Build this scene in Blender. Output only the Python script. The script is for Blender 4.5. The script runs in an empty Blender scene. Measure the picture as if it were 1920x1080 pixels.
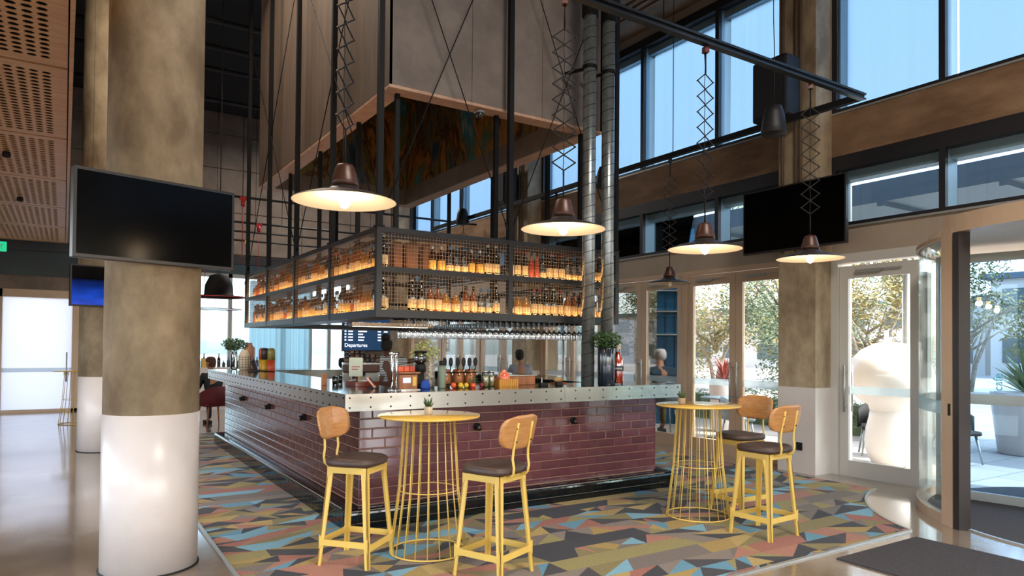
import bpy, math, random
from mathutils import Vector, Matrix
rnd = random.Random(7)
PI = math.pi
S = bpy.context.scene
COL = S.collection

# ------------------------------------------------------------------ camera, world, sun, exposure
YAW, PITCH, ROLL, EYE = 0.57268, 0.016049, 0.0085686, 1.62
fw = Vector((math.sin(YAW)*math.cos(PITCH), math.cos(YAW)*math.cos(PITCH), math.sin(PITCH)))
rt = Vector((math.cos(YAW), -math.sin(YAW), 0)); up = rt.cross(fw)
r2 = rt*math.cos(ROLL)+up*math.sin(ROLL); u2 = -rt*math.sin(ROLL)+up*math.cos(ROLL)
cd = bpy.data.cameras.new('camera'); cam = bpy.data.objects.new('camera', cd); COL.objects.link(cam)
cam.matrix_world = Matrix(((r2.x, u2.x, -fw.x, 0), (r2.y, u2.y, -fw.y, 0), (r2.z, u2.z, -fw.z, EYE), (0, 0, 0, 1)))
cd.sensor_width = 36; cd.lens = 1302.5*36/1920; cd.shift_y = 89.3/1920; cd.clip_end = 300; cd.clip_start = .05
S.camera = cam

W = bpy.data.worlds.new('sky'); S.world = W; W.use_nodes = True
wn = W.node_tree.nodes; wl = W.node_tree.links
bg = wn['Background']; sky = wn.new('ShaderNodeTexSky'); sky.sky_type = 'NISHITA'
sky.sun_disc = False; sky.sun_elevation = math.radians(48); sky.sun_rotation = math.radians(150)
sky.air_density = 1.0; sky.dust_density = 2.0; sky.ozone_density = 1.2
hsv = wn.new('ShaderNodeHueSaturation'); hsv.inputs['Saturation'].default_value = .55
wl.new(sky.outputs[0], hsv.inputs['Color']); wl.new(hsv.outputs[0], bg.inputs[0]); bg.inputs[1].default_value = 0.80

sd = bpy.data.lights.new('sun', 'SUN'); so = bpy.data.objects.new('sun', sd); COL.objects.link(so)
so.rotation_euler = Vector((-.28, .5, -.95)).to_track_quat('-Z', 'Y').to_euler()
sd.energy = 4.5; sd.angle = .01; sd.color = (1, .93, .82)

def area(name, loc, sx, sy, e, col, rot=(0, 0, 0)):
    l = bpy.data.lights.new(name, 'AREA'); l.shape = 'RECTANGLE'; l.size = sx; l.size_y = sy; l.energy = e; l.color = col
    o = bpy.data.objects.new(name, l); o.location = loc; o.rotation_euler = rot; COL.objects.link(o)
area('added_fill_near', (3.0, -1.0, 7.6), 2.5, 2.5, 420, (1, .93, .84))  # added fill above and behind the viewer, lifts the whole interior
area('added_fill_far', (1.2, 9.0, 7.6), 1.5, 4, 120, (1, .86, .70))  # added warm fill out of frame over the column side, no fitting modelled
area('added_fill_back', (5.2, 16.0, 7.0), 2, 2, 130, (1, .92, .84))  # added fill tucked behind the hood to brighten the far wall

S.view_settings.view_transform = 'Standard'; S.view_settings.look = 'None'
S.view_settings.gamma = 1; S.view_settings.use_curve_mapping = False
S.view_settings.exposure = 0.78
cy = S.cycles
cy.max_bounces = 8; cy.diffuse_bounces = 4; cy.glossy_bounces = 3; cy.transmission_bounces = 4
cy.transparent_max_bounces = 24; cy.caustics_reflective = False; cy.caustics_refractive = False
cy.sample_clamp_indirect = 6; cy.blur_glossy = .5

# ------------------------------------------------------------------ materials
MATS = {}
def lin(c):
    return tuple((x/12.92 if x <= .04045 else ((x+.055)/1.055)**2.4) for x in c)
def hexc(h):
    return lin(tuple(int(h[i:i+2], 16)/255 for i in (0, 2, 4)))
def mat(name, col, rough=.5, metal=0, spec=.5, coat=0, emit=None, es=0, noise=None, bump=0, per_object=0, trans=0, scale=8, stretch=(1, 1, 1), alpha=1):
    """noise = second colour mixed in by noise texture; per_object = brightness spread between objects"""
    m = bpy.data.materials.new(name); m.use_nodes = True
    nt = m.node_tree; N = nt.nodes; L = nt.links; b = N['Principled BSDF']
    if isinstance(col, str): col = hexc(col)
    b.inputs['Base Color'].default_value = (*col, 1); b.inputs['Roughness'].default_value = rough
    b.inputs['Metallic'].default_value = metal; b.inputs['Specular IOR Level'].default_value = spec
    b.inputs['Coat Weight'].default_value = coat; b.inputs['Coat Roughness'].default_value = .06
    b.inputs['Transmission Weight'].default_value = trans
    out = b.inputs['Base Color']; src = None
    if noise is not None or bump:
        tc = N.new('ShaderNodeTexCoord'); mp = N.new('ShaderNodeMapping'); mp.inputs['Scale'].default_value = stretch
        L.new(tc.outputs['Object'], mp.inputs[0])
        nz = N.new('ShaderNodeTexNoise'); nz.inputs['Scale'].default_value = scale; nz.inputs['Detail'].default_value = 6; nz.inputs['Roughness'].default_value = .62
        L.new(mp.outputs[0], nz.inputs['Vector'])
    if noise is not None:
        if isinstance(noise, str): noise = hexc(noise)
        rp = N.new('ShaderNodeMapRange'); rp.inputs['From Min'].default_value = .36; rp.inputs['From Max'].default_value = .64
        L.new(nz.outputs['Fac'], rp.inputs['Value'])
        mx = N.new('ShaderNodeMix'); mx.data_type = 'RGBA'; mx.inputs[6].default_value = (*col, 1); mx.inputs[7].default_value = (*noise, 1)
        L.new(rp.outputs[0], mx.inputs[0]); src = mx.outputs[2]
    if per_object:
        oi = N.new('ShaderNodeObjectInfo'); mr = N.new('ShaderNodeMapRange')
        mr.inputs['To Min'].default_value = 1-per_object; mr.inputs['To Max'].default_value = 1+per_object
        L.new(oi.outputs['Random'], mr.inputs['Value'])
        hs = N.new('ShaderNodeHueSaturation'); L.new(mr.outputs[0], hs.inputs['Value'])
        if src: L.new(src, hs.inputs['Color'])
        else: hs.inputs['Color'].default_value = (*col, 1)
        src = hs.outputs[0]
    if src: L.new(src, out)
    if bump:
        bp = N.new('ShaderNodeBump'); bp.inputs['Strength'].default_value = bump; bp.inputs['Distance'].default_value = .01
        L.new(nz.outputs['Fac'], bp.inputs['Height']); L.new(bp.outputs[0], b.inputs['Normal'])
    if emit:
        if isinstance(emit, str): emit = hexc(emit)
        b.inputs['Emission Color'].default_value = (*emit, 1); b.inputs['Emission Strength'].default_value = es
    MATS[name] = m
    return m
def glassmat(name, tint=(1, 1, 1), refl=.5, rough=.0):
    m = bpy.data.materials.new(name); m.use_nodes = True; nt = m.node_tree; N = nt.nodes; L = nt.links
    N.remove(N['Principled BSDF']); o = N['Material Output']
    t = N.new('ShaderNodeBsdfTransparent'); t.inputs[0].default_value = (*tint, 1)
    g = N.new('ShaderNodeBsdfGlossy'); g.inputs['Roughness'].default_value = rough
    f = N.new('ShaderNodeFresnel'); f.inputs[0].default_value = 1.45
    mu = N.new('ShaderNodeMath'); mu.operation = 'MULTIPLY'; mu.inputs[1].default_value = refl; L.new(f.outputs[0], mu.inputs[0])
    mx = N.new('ShaderNodeMixShader'); L.new(mu.outputs[0], mx.inputs[0]); L.new(t.outputs[0], mx.inputs[1]); L.new(g.outputs[0], mx.inputs[2])
    L.new(mx.outputs[0], o.inputs[0]); MATS[name] = m; return m
def transl(name, col, thru=.8, clear=0):
    """cloth or frosted pane: diffuse + translucent (+ some clear view)"""
    m = bpy.data.materials.new(name); m.use_nodes = True; nt = m.node_tree; N = nt.nodes; L = nt.links
    N.remove(N['Principled BSDF']); o = N['Material Output']
    if isinstance(col, str): col = hexc(col)
    d = N.new('ShaderNodeBsdfDiffuse'); t = N.new('ShaderNodeBsdfTranslucent')
    d.inputs[0].default_value = (*col, 1); t.inputs[0].default_value = (*col, 1)
    mx = N.new('ShaderNodeMixShader'); mx.inputs[0].default_value = thru
    L.new(d.outputs[0], mx.inputs[1]); L.new(t.outputs[0], mx.inputs[2]); last = mx.outputs[0]
    if clear:
        c = N.new('ShaderNodeBsdfTransparent'); m2 = N.new('ShaderNodeMixShader'); m2.inputs[0].default_value = clear
        L.new(last, m2.inputs[1]); L.new(c.outputs[0], m2.inputs[2]); last = m2.outputs[0]
    L.new(last, o.inputs[0]); MATS[name] = m; return m

concrete = mat('concrete', 'b3a084', .7, noise='7f6c55', scale=2.6, bump=.3, stretch=(1, 1, .6))
concrete_band = mat('board_marked_concrete', '8c6e54', .8, noise='6a4e36', scale=3, bump=.25, stretch=(1, .35, 1))
concrete_panel = mat('pale_concrete_panel', '8c7d70', .7, noise='77695d', scale=2.5, bump=.12)
hood_mat = mat('hood_concrete_sheet', '837972', .7, noise='706660', scale=3, bump=.15)
hood_side = mat('hood_timber_sheet', '6e5d51', .7, noise='5c4c41', scale=4, stretch=(2, 2, .25), bump=.1)
hood_edge = mat('hood_pale_edge', 'c9a48c', .6, noise='b8917a', scale=6)
white_paint = mat('white_gloss_paint', 'd9cfca', .28, noise='cfc4be', scale=1.5)
beige_metal = mat('beige_aluminium', 'c8ac92', .42, metal=.1, noise='bfa389', scale=2)
beige_wall = mat('beige_wall_paint', 'a79787', .6, noise='9d8d7d', scale=1.5)
silver_frame = mat('silver_frame', 'a9a9a7', .35, metal=.5)
door_grey = mat('pale_grey_door_frame', 'c6c2bc', .4, metal=.1)
dark_frame = mat('dark_window_frame', '1d1c20', .45)
reveal_blue = mat('grey_blue_reveal', '7f9aa8', .45, metal=.3)
black_metal = mat('black_steel', '0c0c0e', .6, spec=.25)
shelf_metal = mat('grey_black_steel', '2a2a2c', .38, metal=.3)
dark_ceiling = mat('dark_ceiling_paint', '1c1c1e', .9)
pipe_dark = mat('dark_pipe', '0c0c0d', .5)
steel = mat('brushed_steel_sheet', 'a3a09a', .26, metal=1, noise='9f9c95', scale=6, stretch=(.6, .6, 4))
steel_top = mat('steel_worktop', 'a9a7a2', .13, metal=1, noise='8f8c86', scale=4)
galv = mat('galvanised_steel', 'aab0b0', .34, metal=.75, noise='8f9698', scale=14)
chrome = mat('chrome', 'd8d8d8', .12, metal=1)
brick_m = mat('plum_glazed_brick', '643a40', .12, coat=.25, per_object=.16, noise='573036', scale=7)
brick_b = mat('brown_glazed_brick', '56302b', .15, spec=.3, per_object=.14, noise='4a2824', scale=7)
mortar = mat('pink_mortar', 'a07a68', .9)
black_tile = mat('black_glazed_tile', '0b1012', .1, coat=.2, per_object=.2)
grout = mat('tile_grout', '8c8070', .9)
yellow = mat('yellow_powder_coat', 'dcb85c', .38, noise='d6b056', scale=3)
yellow_top = mat('yellow_table_top', 'e3b450', .16, coat=.5)
oak = mat('oak_veneer', 'c08a52', .4, noise='ab7440', scale=9, stretch=(1, 1, 6), coat=.2)
seat_m = mat('brown_leather', '4a382e', .5, noise='40302a', scale=12, bump=.1)
ply = mat('plywood', 'e0b07c', .5, noise='cf9a66', scale=5, stretch=(.6, 4, 1))
void = mat('dark_backing', '120c08', .9)
lamp_in = mat('white_enamel', 'e6d4bd', .5)
lamp_out = mat('dark_enamel', '2a2422', .4)
copper = mat('copper_brown_cap', '45281c', .4, metal=.2)
bulb_m = mat('glowing_bulb', 'ffffff', .5, emit='ffcf8a', es=22)
screen = mat('screen_black', '030303', .18, spec=.12)
bezel = mat('bezel', '3a3838', .35, metal=.6)
rubber = mat('black_rubber', '0a0a0a', .7)
mat_carpet = mat('grey_entrance_mat', '4b4648', .95, noise='2f2b2d', scale=120, bump=.6)
glass = glassmat('clear_glass', (.95, .98, .98), .9)
glass_green = glassmat('greenish_glass', (.94, .985, .98), .35)
glass_blue = glassmat('blue_tinted_glass', (.78, .89, .97), 1.0)
glass_wine = glassmat('stemware_glass', (.93, .93, .93), 4.0, .05)
glass_haze = glassmat('tinted_far_glass', (.66, .78, .82), .6)
glass_wing = glassmat('blue_wing_glass', (.62, .78, .92), .8)
blind = transl('pale_blue_blind', 'b6cfe4', .92, .0)
frost = transl('frosted_pane', 'dcdce0', .9)
curtain = transl('pale_curtain', 'cfe6ec', .85)
led = mat('warm_led_strip', 'ffe2b0', .5, emit='ffc07a', es=20)
leaf_g = mat('leaf_green', '4f6b3a', .55, per_object=.1, noise='2f4a28', scale=30)

def floor_mat():
    m = bpy.data.materials.new('polished_concrete'); m.use_nodes = True; nt = m.node_tree; N = nt.nodes; L = nt.links
    b = N['Principled BSDF']; tc = N.new('ShaderNodeTexCoord')
    n1 = N.new('ShaderNodeTexNoise'); n1.inputs['Scale'].default_value = .9; n1.inputs['Detail'].default_value = 8
    L.new(tc.outputs['Object'], n1.inputs['Vector'])
    r = N.new('ShaderNodeValToRGB'); r.color_ramp.elements[0].position = .35; r.color_ramp.elements[0].color = (*hexc('74624f'), 1)
    r.color_ramp.elements[1].position = .68; r.color_ramp.elements[1].color = (*hexc('a39484'), 1)
    L.new(n1.outputs['Fac'], r.inputs[0]); L.new(r.outputs[0], b.inputs['Base Color'])
    n2 = N.new('ShaderNodeTexNoise'); n2.inputs['Scale'].default_value = 3; L.new(tc.outputs['Object'], n2.inputs['Vector'])
    mr = N.new('ShaderNodeMapRange'); mr.inputs['To Min'].default_value = .08; mr.inputs['To Max'].default_value = .2; L.new(n2.outputs['Fac'], mr.inputs['Value'])
    L.new(mr.outputs[0], b.inputs['Roughness']); b.inputs['Coat Weight'].default_value = .6; b.inputs['Coat Roughness'].default_value = .08
    return m
floor_m = floor_mat()
def painting_mat():
    m = bpy.data.materials.new('abstract_painting'); m.use_nodes = True; nt = m.node_tree; N = nt.nodes; L = nt.links
    b = N['Principled BSDF']; tc = N.new('ShaderNodeTexCoord'); mp = N.new('ShaderNodeMapping'); mp.inputs['Scale'].default_value = (1.5, 1.5, .7); L.new(tc.outputs['Object'], mp.inputs[0])
    n = N.new('ShaderNodeTexNoise'); n.inputs['Scale'].default_value = 1.0; n.inputs['Detail'].default_value = 9; n.inputs['Roughness'].default_value = .62; n.inputs['Distortion'].default_value = .7
    L.new(mp.outputs[0], n.inputs['Vector']); r = N.new('ShaderNodeValToRGB'); e = r.color_ramp.elements
    cols = [(.30, '1a1618'), (.40, '3a5a72'), (.45, '8f7840'), (.50, '3a2820'), (.55, 'd08a44'), (.60, '66703a'), (.66, '3a9ab8'), (.74, 'e8d0a8')]
    e[0].position = cols[0][0]; e[0].color = (*hexc(cols[0][1]), 1); e[1].position = cols[-1][0]; e[1].color = (*hexc(cols[-1][1]), 1)
    for p, c in cols[1:-1]:
        k = e.new(p); k.color = (*hexc(c), 1)
    L.new(n.outputs['Fac'], r.inputs[0]); L.new(r.outputs[0], b.inputs['Base Color']); b.inputs['Roughness'].default_value = .5
    return m
painting_m = painting_mat()

# ------------------------------------------------------------------ mesh helpers
class MB:
    def __init__(s, off=(0, 0, 0)): s.v = []; s.f = []; s.mi = []; s.sm = []; s.off = Vector(off); s.cm = 0
    def add(s, vs, fs, smooth=False):
        b = len(s.v); s.v += [tuple(Vector(v)-s.off) for v in vs]
        for f in fs: s.f.append([i+b for i in f]); s.mi.append(s.cm); s.sm.append(smooth)
        return s
    def box(s, x0, y0, z0, x1, y1, z1):
        vs = [(x, y, z) for z in (z0, z1) for y in (y0, y1) for x in (x0, x1)]
        return s.add(vs, [(0, 2, 3, 1), (4, 5, 7, 6), (0, 1, 5, 4), (2, 6, 7, 3), (0, 4, 6, 2), (1, 3, 7, 5)])
    def cbox(s, c, w, d, h, rz=0):
        cs, sn = math.cos(rz), math.sin(rz); vs = []
        for z in (0, h):
            for y in (-d/2, d/2):
                for x in (-w/2, w/2): vs.append((c[0]+x*cs-y*sn, c[1]+x*sn+y*cs, c[2]+z))
        return s.add(vs, [(0, 2, 3, 1), (4, 5, 7, 6), (0, 1, 5, 4), (2, 6, 7, 3), (0, 4, 6, 2), (1, 3, 7, 5)])
    def bar(s, a, b, w, h=None, side=None):
        a = Vector(a); b = Vector(b); d = (b-a).normalized(); h = h or w
        u = Vector(side) if side else (Vector((0, 0, 1)) if abs(d.z) < .95 else Vector((1, 0, 0)))
        x = d.cross(u).normalized(); y = x.cross(d).normalized(); vs = []
        for p in (a, b):
            for i, j in ((-1, -1), (1, -1), (1, 1), (-1, 1)): vs.append(p+x*(w/2*i)+y*(h/2*j))
        return s.add(vs, [(0, 1, 2, 3), (7, 6, 5, 4), (0, 4, 5, 1), (1, 5, 6, 2), (2, 6, 7, 3), (3, 7, 4, 0)])
    def tube(s, pts, r, n=8, cap=True, closed=False):
        pts = [Vector(p) for p in pts]; m = len(pts); rs = r if isinstance(r, (list, tuple)) else [r]*m
        vs = []; prev = None
        for i, p in enumerate(pts):
            if closed: d = pts[(i+1) % m]-pts[i-1]
            else: d = pts[min(i+1, m-1)]-pts[max(i-1, 0)]
            d.normalize()
            if prev is None: x = d.orthogonal().normalized()
            else:
                x = prev-d*prev.dot(d)
                x = x.normalized() if x.length > 1e-6 else d.orthogonal().normalized()
            prev = x; y = d.cross(x)
            for k in range(n):
                a = 2*PI*k/n; vs.append(p+(x*math.cos(a)+y*math.sin(a))*rs[i])
        fs = []; top = m if closed else m-1
        for i in range(top):
            j = (i+1) % m
            for k in range(n): fs.append((i*n+k, i*n+(k+1) % n, j*n+(k+1) % n, j*n+k))
        if cap and not closed: fs.append(tuple(range(n))[::-1]); fs.append(tuple(range((m-1)*n, m*n)))
        return s.add(vs, fs, True)
    def lathe(s, prof, n=16, c=(0, 0, 0), smooth=True, sy=1, cap=True):
        vs = []; fs = []; m = len(prof)
        for r, z in prof:
            for k in range(n): a = 2*PI*k/n; vs.append((c[0]+r*math.cos(a), c[1]+r*math.sin(a)*sy, c[2]+z))
        for i in range(m-1):
            for k in range(n): fs.append((i*n+k, i*n+(k+1) % n, (i+1)*n+(k+1) % n, (i+1)*n+k))
        if cap and prof[0][0] > 1e-4: fs.append(tuple(range(n))[::-1])
        if cap and prof[-1][0] > 1e-4: fs.append(tuple(range((m-1)*n, m*n)))
        return s.add(vs, fs, smooth)
    def prism(s, poly, z0, z1, M=None):
        n = len(poly); vs = [Vector((x, y, z0)) for x, y in poly]+[Vector((x, y, z1)) for x, y in poly]
        if M: vs = [M @ v for v in vs]
        return s.add(vs, [tuple(range(n))[::-1], tuple(range(n, 2*n))]+[(i, (i+1) % n, n+(i+1) % n, n+i) for i in range(n)])
    def mesh(s, name, *mats):
        me = bpy.data.meshes.new(name); me.from_pydata(s.v, [], s.f)
        for m in mats: me.materials.append(m)
        me.polygons.foreach_set('material_index', s.mi); me.polygons.foreach_set('use_smooth', s.sm); me.update()
        return me
    def ob(s, name, mats, parent=None, bevel=0):
        mats = mats if isinstance(mats, (list, tuple)) else [mats]
        o = bpy.data.objects.new(name, s.mesh(name, *mats)); COL.objects.link(o)
        if parent is not None: o.parent = parent
        else: o.location = s.off
        if bevel:
            b = o.modifiers.new('bevel', 'BEVEL'); b.width = bevel; b.segments = 2; b.limit_method = 'ANGLE'; b.angle_limit = .6
        return o
def tag(o, label=None, cat=None, group=None, kind=None):
    if label: o['label'] = label
    if cat: o['category'] = cat
    if group: o['group'] = group
    if kind: o['kind'] = kind
    return o
def thing(name, loc, label, cat, group=None, rz=0):
    o = bpy.data.objects.new(name, None); COL.objects.link(o); o.location = loc; o.rotation_euler = (0, 0, rz)
    o.empty_display_size = .1
    return tag(o, label, cat, group)
def inst(name, me, loc, parent=None, rz=0):
    o = bpy.data.objects.new(name, me); COL.objects.link(o); o.location = loc; o.rotation_euler = (0, 0, rz)
    if parent is not None: o.parent = parent
    return o
KIDS = {}
def copy_tree(o, parent=None):
    c = o.copy(); COL.objects.link(c); c.parent = parent
    for ch in list(o.children): copy_tree(ch, c)
    return c
def struct(o, label=None): o['kind'] = 'structure'; o['label'] = label or o.name.replace('_', ' '); return o
def arc(cx, cy, r, a0, a1, n): return [(cx+r*math.cos(a0+(a1-a0)*i/n), cy+r*math.sin(a0+(a1-a0)*i/n)) for i in range(n+1)]
def foliage(mb, c, rad, n, size, seed=1, shell=.35):
    R = random.Random(seed)
    for _ in range(n):
        while True:
            p = Vector((R.uniform(-1, 1), R.uniform(-1, 1), R.uniform(-1, 1)))
            if shell < p.length <= 1: break
        q = Vector((c[0]+p.x*rad[0], c[1]+p.y*rad[1], c[2]+p.z*rad[2]))
        a = Vector((R.uniform(-1, 1), R.uniform(-1, 1), R.uniform(-1, 1))).normalized(); b = a.orthogonal().normalized()
        s = size*R.uniform(.6, 1.3)
        mb.add([q-a*s, q+b*s*.35, q+a*s, q-b*s*.35], [(0, 1, 2, 3)])
    return mb

# ------------------------------------------------------------------ setting: shell
WX = 8.5; BY = 19.7; CZ = 7.8
struct(MB().box(-4.2, -8, -.12, 8.9, 20, 0).ob('floor', floor_m), 'polished brown concrete floor')
c_ = MB().box(-4.2, -8, CZ, 8.9, 20, CZ+.3); struct(c_.ob('ceiling', dark_ceiling), 'dark painted ceiling high above the bar')
cs = struct(MB().box(6.7, -8, 7.2, 8.5, BY, 7.8).ob('trim_1', concrete_band), 'brown concrete ceiling beam along the window wall')
for z_, x_ in ((7.17, 7.6), (7.17, 7.75), (7.17, 7.9)):
    MB().box(x_, -8, z_, x_+.05, BY, 7.2).ob('ceiling_rail', concrete_band, cs)
# ceiling services (pipes, trays) in the dark ceiling
for i, (y_, z_) in enumerate(((9.2, 7.3), (9.9, 7.2), (10.1, 7.45), (11.3, 7.3), (12.9, 7.25), (14.2, 7.3), (15.6, 7.4), (17.3, 7.3))):
    tag(MB((0, y_, z_)).tube([(-4, y_, z_), (6.5, y_, z_)], .05, 8).ob('ceiling_pipe', pipe_dark), 'dark service pipe running across the dark ceiling beyond the concrete column', 'pipe', 'pipes under the dark ceiling')

# left wall (off frame), lower part left open to let daylight in
struct(MB().box(-4.2, -8, 3.3, -4.0, BY, CZ).box(-4.2, 12, 0, -4.0, BY, 3.3).box(-4.2, 2, 0, -4, 2.6, 3.3).ob('wall_left', beige_wall), 'beige wall at the left of the hall, open below to let daylight in')

# wall behind the viewer: closed above 3.3 m, left open below so skylight enters
wf = struct(MB().box(-4.2, -8, 3.3, 8.9, -7.8, CZ).box(-4.2, -8, 0, -3.6, -7.8, 3.3).box(3.0, -8, 0, 3.3, -7.8, 3.3).ob('wall_front', beige_wall), 'beige wall behind the viewer above the entrance glazing')
# right wall: beams, bands
wr = struct(MB().box(WX, -8, 2.86, 8.85, BY, 3.2).box(WX, -8, 7.05, 8.85, BY, 7.8).ob('wall_right', beige_wall), 'window wall on the right with beige band over the doors')
bm = MB().box(WX-.02, -8, 4.15, 8.9, BY, 4.70).ob('beam', concrete_band, wr)
MB().box(WX-.03, -8, 4.70, 8.6, BY, 4.725).ob('window_sill', silver_frame, wr)
MB().box(WX-.03, -8, 3.2, 8.6, BY, 3.225).ob('window_sill', silver_frame, wr)
cols_y = [(-.65, -1.2), (5.4, 5.95), (12.05, 12.6), (18.7, 19.25)]
conduit_m = mat('brown_conduit', '5c4a3c', .6)
def sq_col(y0, y1, label):
    t = thing('square_column', (8.13, y0, 0), label, 'column')
    o = (8.13, y0, 0)
    MB(o).box(8.13, y0, 1.12, 8.95, y1, 7.8).ob('shaft', concrete, t)
    MB(o).box(8.125, y0-.005, 0, 8.95, y1+.005, 1.12).ob('painted_base', white_paint, t)
    for k, (yy, rr) in enumerate(((y0+.2, .018), (y0+.27, .018), (y0+.47, .022))):
        MB(o).tube([(8.1, yy, 2.9), (8.1, yy, 7.2)], rr, 8).ob('conduit', conduit_m, t)
    return t
c1 = sq_col(5.4, 5.95, 'square concrete column with white base between the glass doors and black wall screen')
sq_col(12.05, 12.6, 'far square concrete column seen behind the bar glasses')
sq_col(18.75, 19.3, 'square concrete column farthest along the window wall, beyond the departures screen')
p = MB((8.12, 5.62, .33)).box(8.105, 5.58, .30, 8.125, 5.66, .40).ob('power_outlet', rubber); p.location = (8.12, 5.62, .33)
p.location = (8.12, 5.62, .33); tag(p, 'small black power outlet low on the white column base', 'outlet')

def window(n, y0, y1, z0, z1, head, mull, label, kind='blind'):
    """window bay in the right wall: black mullions in front, grey-blue reveals, glass behind"""
    f = MB()
    f.box(WX-.021, y0, z1-head, WX+.12, y1, z1-.001).box(WX-.01, y0+.06, z0+.026, WX+.049, y1-.06, z0+.07)
    for y in mull: f.box(WX-.018, y-.035, z0+.026, WX+.05, y+.035, z1-head)
    f.box(WX-.018, y0+.001, z0+.026, WX+.05, y0+.06, z1-head).box(WX-.018, y1-.06, z0+.026, WX+.05, y1-.001, z1-head)
    fr = struct(f.ob('window_%d' % n, dark_frame), label)
    rv = MB()
    for y in mull: rv.box(WX+.05, y-.03, z0, WX+.28, y+.03, z1-.02)
    rv.box(WX+.051, y0+.002, z0+.001, WX+.28, y0+.08, z1-head).box(WX+.051, y1-.08, z0+.001, WX+.28, y1-.002, z1-head)
    rv.box(WX+.12, y0, z1-head-.12, WX+.30, y1, z1-.02)
    rv.ob('reveal', reveal_blue, fr)
    ys = [y0]+sorted(mull)+[y1]
    for a, b in zip(ys[:-1], ys[1:]):
        MB().box(WX+.27, a+.03, z0, WX+.28, b-.03, z1).ob('pane', glass_blue if kind == 'blind' else glass_blue, fr)
        if kind == 'blind':
            w = MB(); K = 26; vs = []; fs = []
            for k in range(K+1):
                yy = a+.08+(b-a-.16)*k/K; dx = .012*math.sin(k*1.9)+.01*math.sin(k*.7+a)
                vs += [(WX+.22+dx, yy, z0+.03), (WX+.22+dx*.3, yy, z1-head-.1)]
            for k in range(K): fs.append((2*k, 2*k+2, 2*k+3, 2*k+1))
            w.add(vs, fs, True).ob('blind', blind, fr)
    return fr
bays = [(-7.9, -1.2, [-2.9, -4.6, -6.3]), (-.65, 5.4, [4.03, 2.36, .69]), (5.95, 12.05, [7.33, 9.0, 10.67]), (12.6, 18.75, [14.0, 15.67, 17.33])]
for i, (a, b, mu) in enumerate(bays):
    place = ['behind the viewer', 'above the revolving door', 'above the glass doors behind the table', 'farthest beyond the bar'][i]
    window(9+2*i if i == 0 else 2*i-1, a, b, 4.7, 7.05, .14, mu, 'tall upper window with pale blue blinds '+place)
    window(10+2*i if i == 0 else 2*i, a, b, 3.2, 4.15, .19, mu, 'low clerestory window with dark frame '+place, 'clear')

# glazed doors in the right wall
def leaf(parent, ya, yb, hy, mt, has_handle=True, top=2.78):
    s = .115
    f = MB().box(WX, ya, .02, WX+.06, ya+s, top).box(WX, yb-s, .02, WX+.06, yb, top).box(WX+.001, ya+s, top-.16, WX+.059, yb-s, top).box(WX+.001, ya+s, .02, WX+.059, yb-s, .2)
    d = f.ob('door_leaf', mt, parent)
    MB().box(WX+.025, ya+s, .2, WX+.033, yb-s, top-.16).ob('pane', glass, d)
    MB().box(WX+.034, ya+s, 1.05, WX+.036, yb-s, 1.15).ob('safety_band', band_m, d)
    for X, sg in ((WX-.06, 1), (WX+.12, -1)):
        h = MB().tube([(X, hy, .82), (X, hy, 1.42)], .014, 8)
        for z in (.9, 1.34): h.tube([(X, hy, z), (X+.07*sg, hy, z)], .009, 6)
        h.ob('handle', silver_frame, d)
    MB().box(WX-.035, (ya+yb)/2-.05, top-.1, WX, (ya+yb)/2+.28, top-.06).box(WX-.03, (ya+yb)/2-.3, top-.075, WX-.015, (ya+yb)/2+.0, top-.062).ob('door_closer', silver_frame, d)
    return d
band_m = transl('etched_band', 'c9d6d8', .6, .45)
k = 0
for (a, b), gl in (((5.95, 12.05), 0), ((12.6, 18.75), 1)):
    w3 = (b-a)/3
    for j in range(3):
        k += 1; y0 = a+w3*j; y1 = y0+w3
        o = MB().box(WX-.02, y0+.001, 0, WX+.14, y0+.05, 2.86).box(WX-.02, y1-.05, 0, WX+.14, y1-.001, 2.86).box(WX-.02, y0+.05, 2.79, WX+.14, y1-.05, 2.86).box(WX-.02, y0+.05, 0, WX+.1, y1-.05, .018)
        fr = struct(o.ob('door_%d' % k, beige_metal), 'pair of beige framed glass doors, number %d from the round table along the window wall' % k)
        ym = (y0+y1)/2
        leaf(fr, y0+.055, ym-.004, ym-.06, beige_metal); leaf(fr, ym+.004, y1-.055, ym+.06, beige_metal)
struct(MB().box(WX, -8, 0, 8.85, -1.2, 2.86).box(WX, -1.2, 0, 8.85, -.2, 2.0).ob('trim_8', beige_wall), 'solid beige wall right of the viewer, beyond the revolving door')
# single door beside the revolving door
o = MB().box(WX-.04, 5.30, 0, WX+.14, 5.398, 2.858).box(WX-.04, 4.28, 2.74, WX+.14, 5.30, 2.858).box(WX-.02, 4.28, 0, WX+.1, 5.30, .02).box(WX-.002, 4.2, 0, WX+.1, 4.28, 2.858)
fr = struct(o.ob('door_7', door_grey), 'single grey framed glass door beside the revolving door')
leaf(fr, 4.285, 5.295, 5.2, door_grey, top=2.7)

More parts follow.
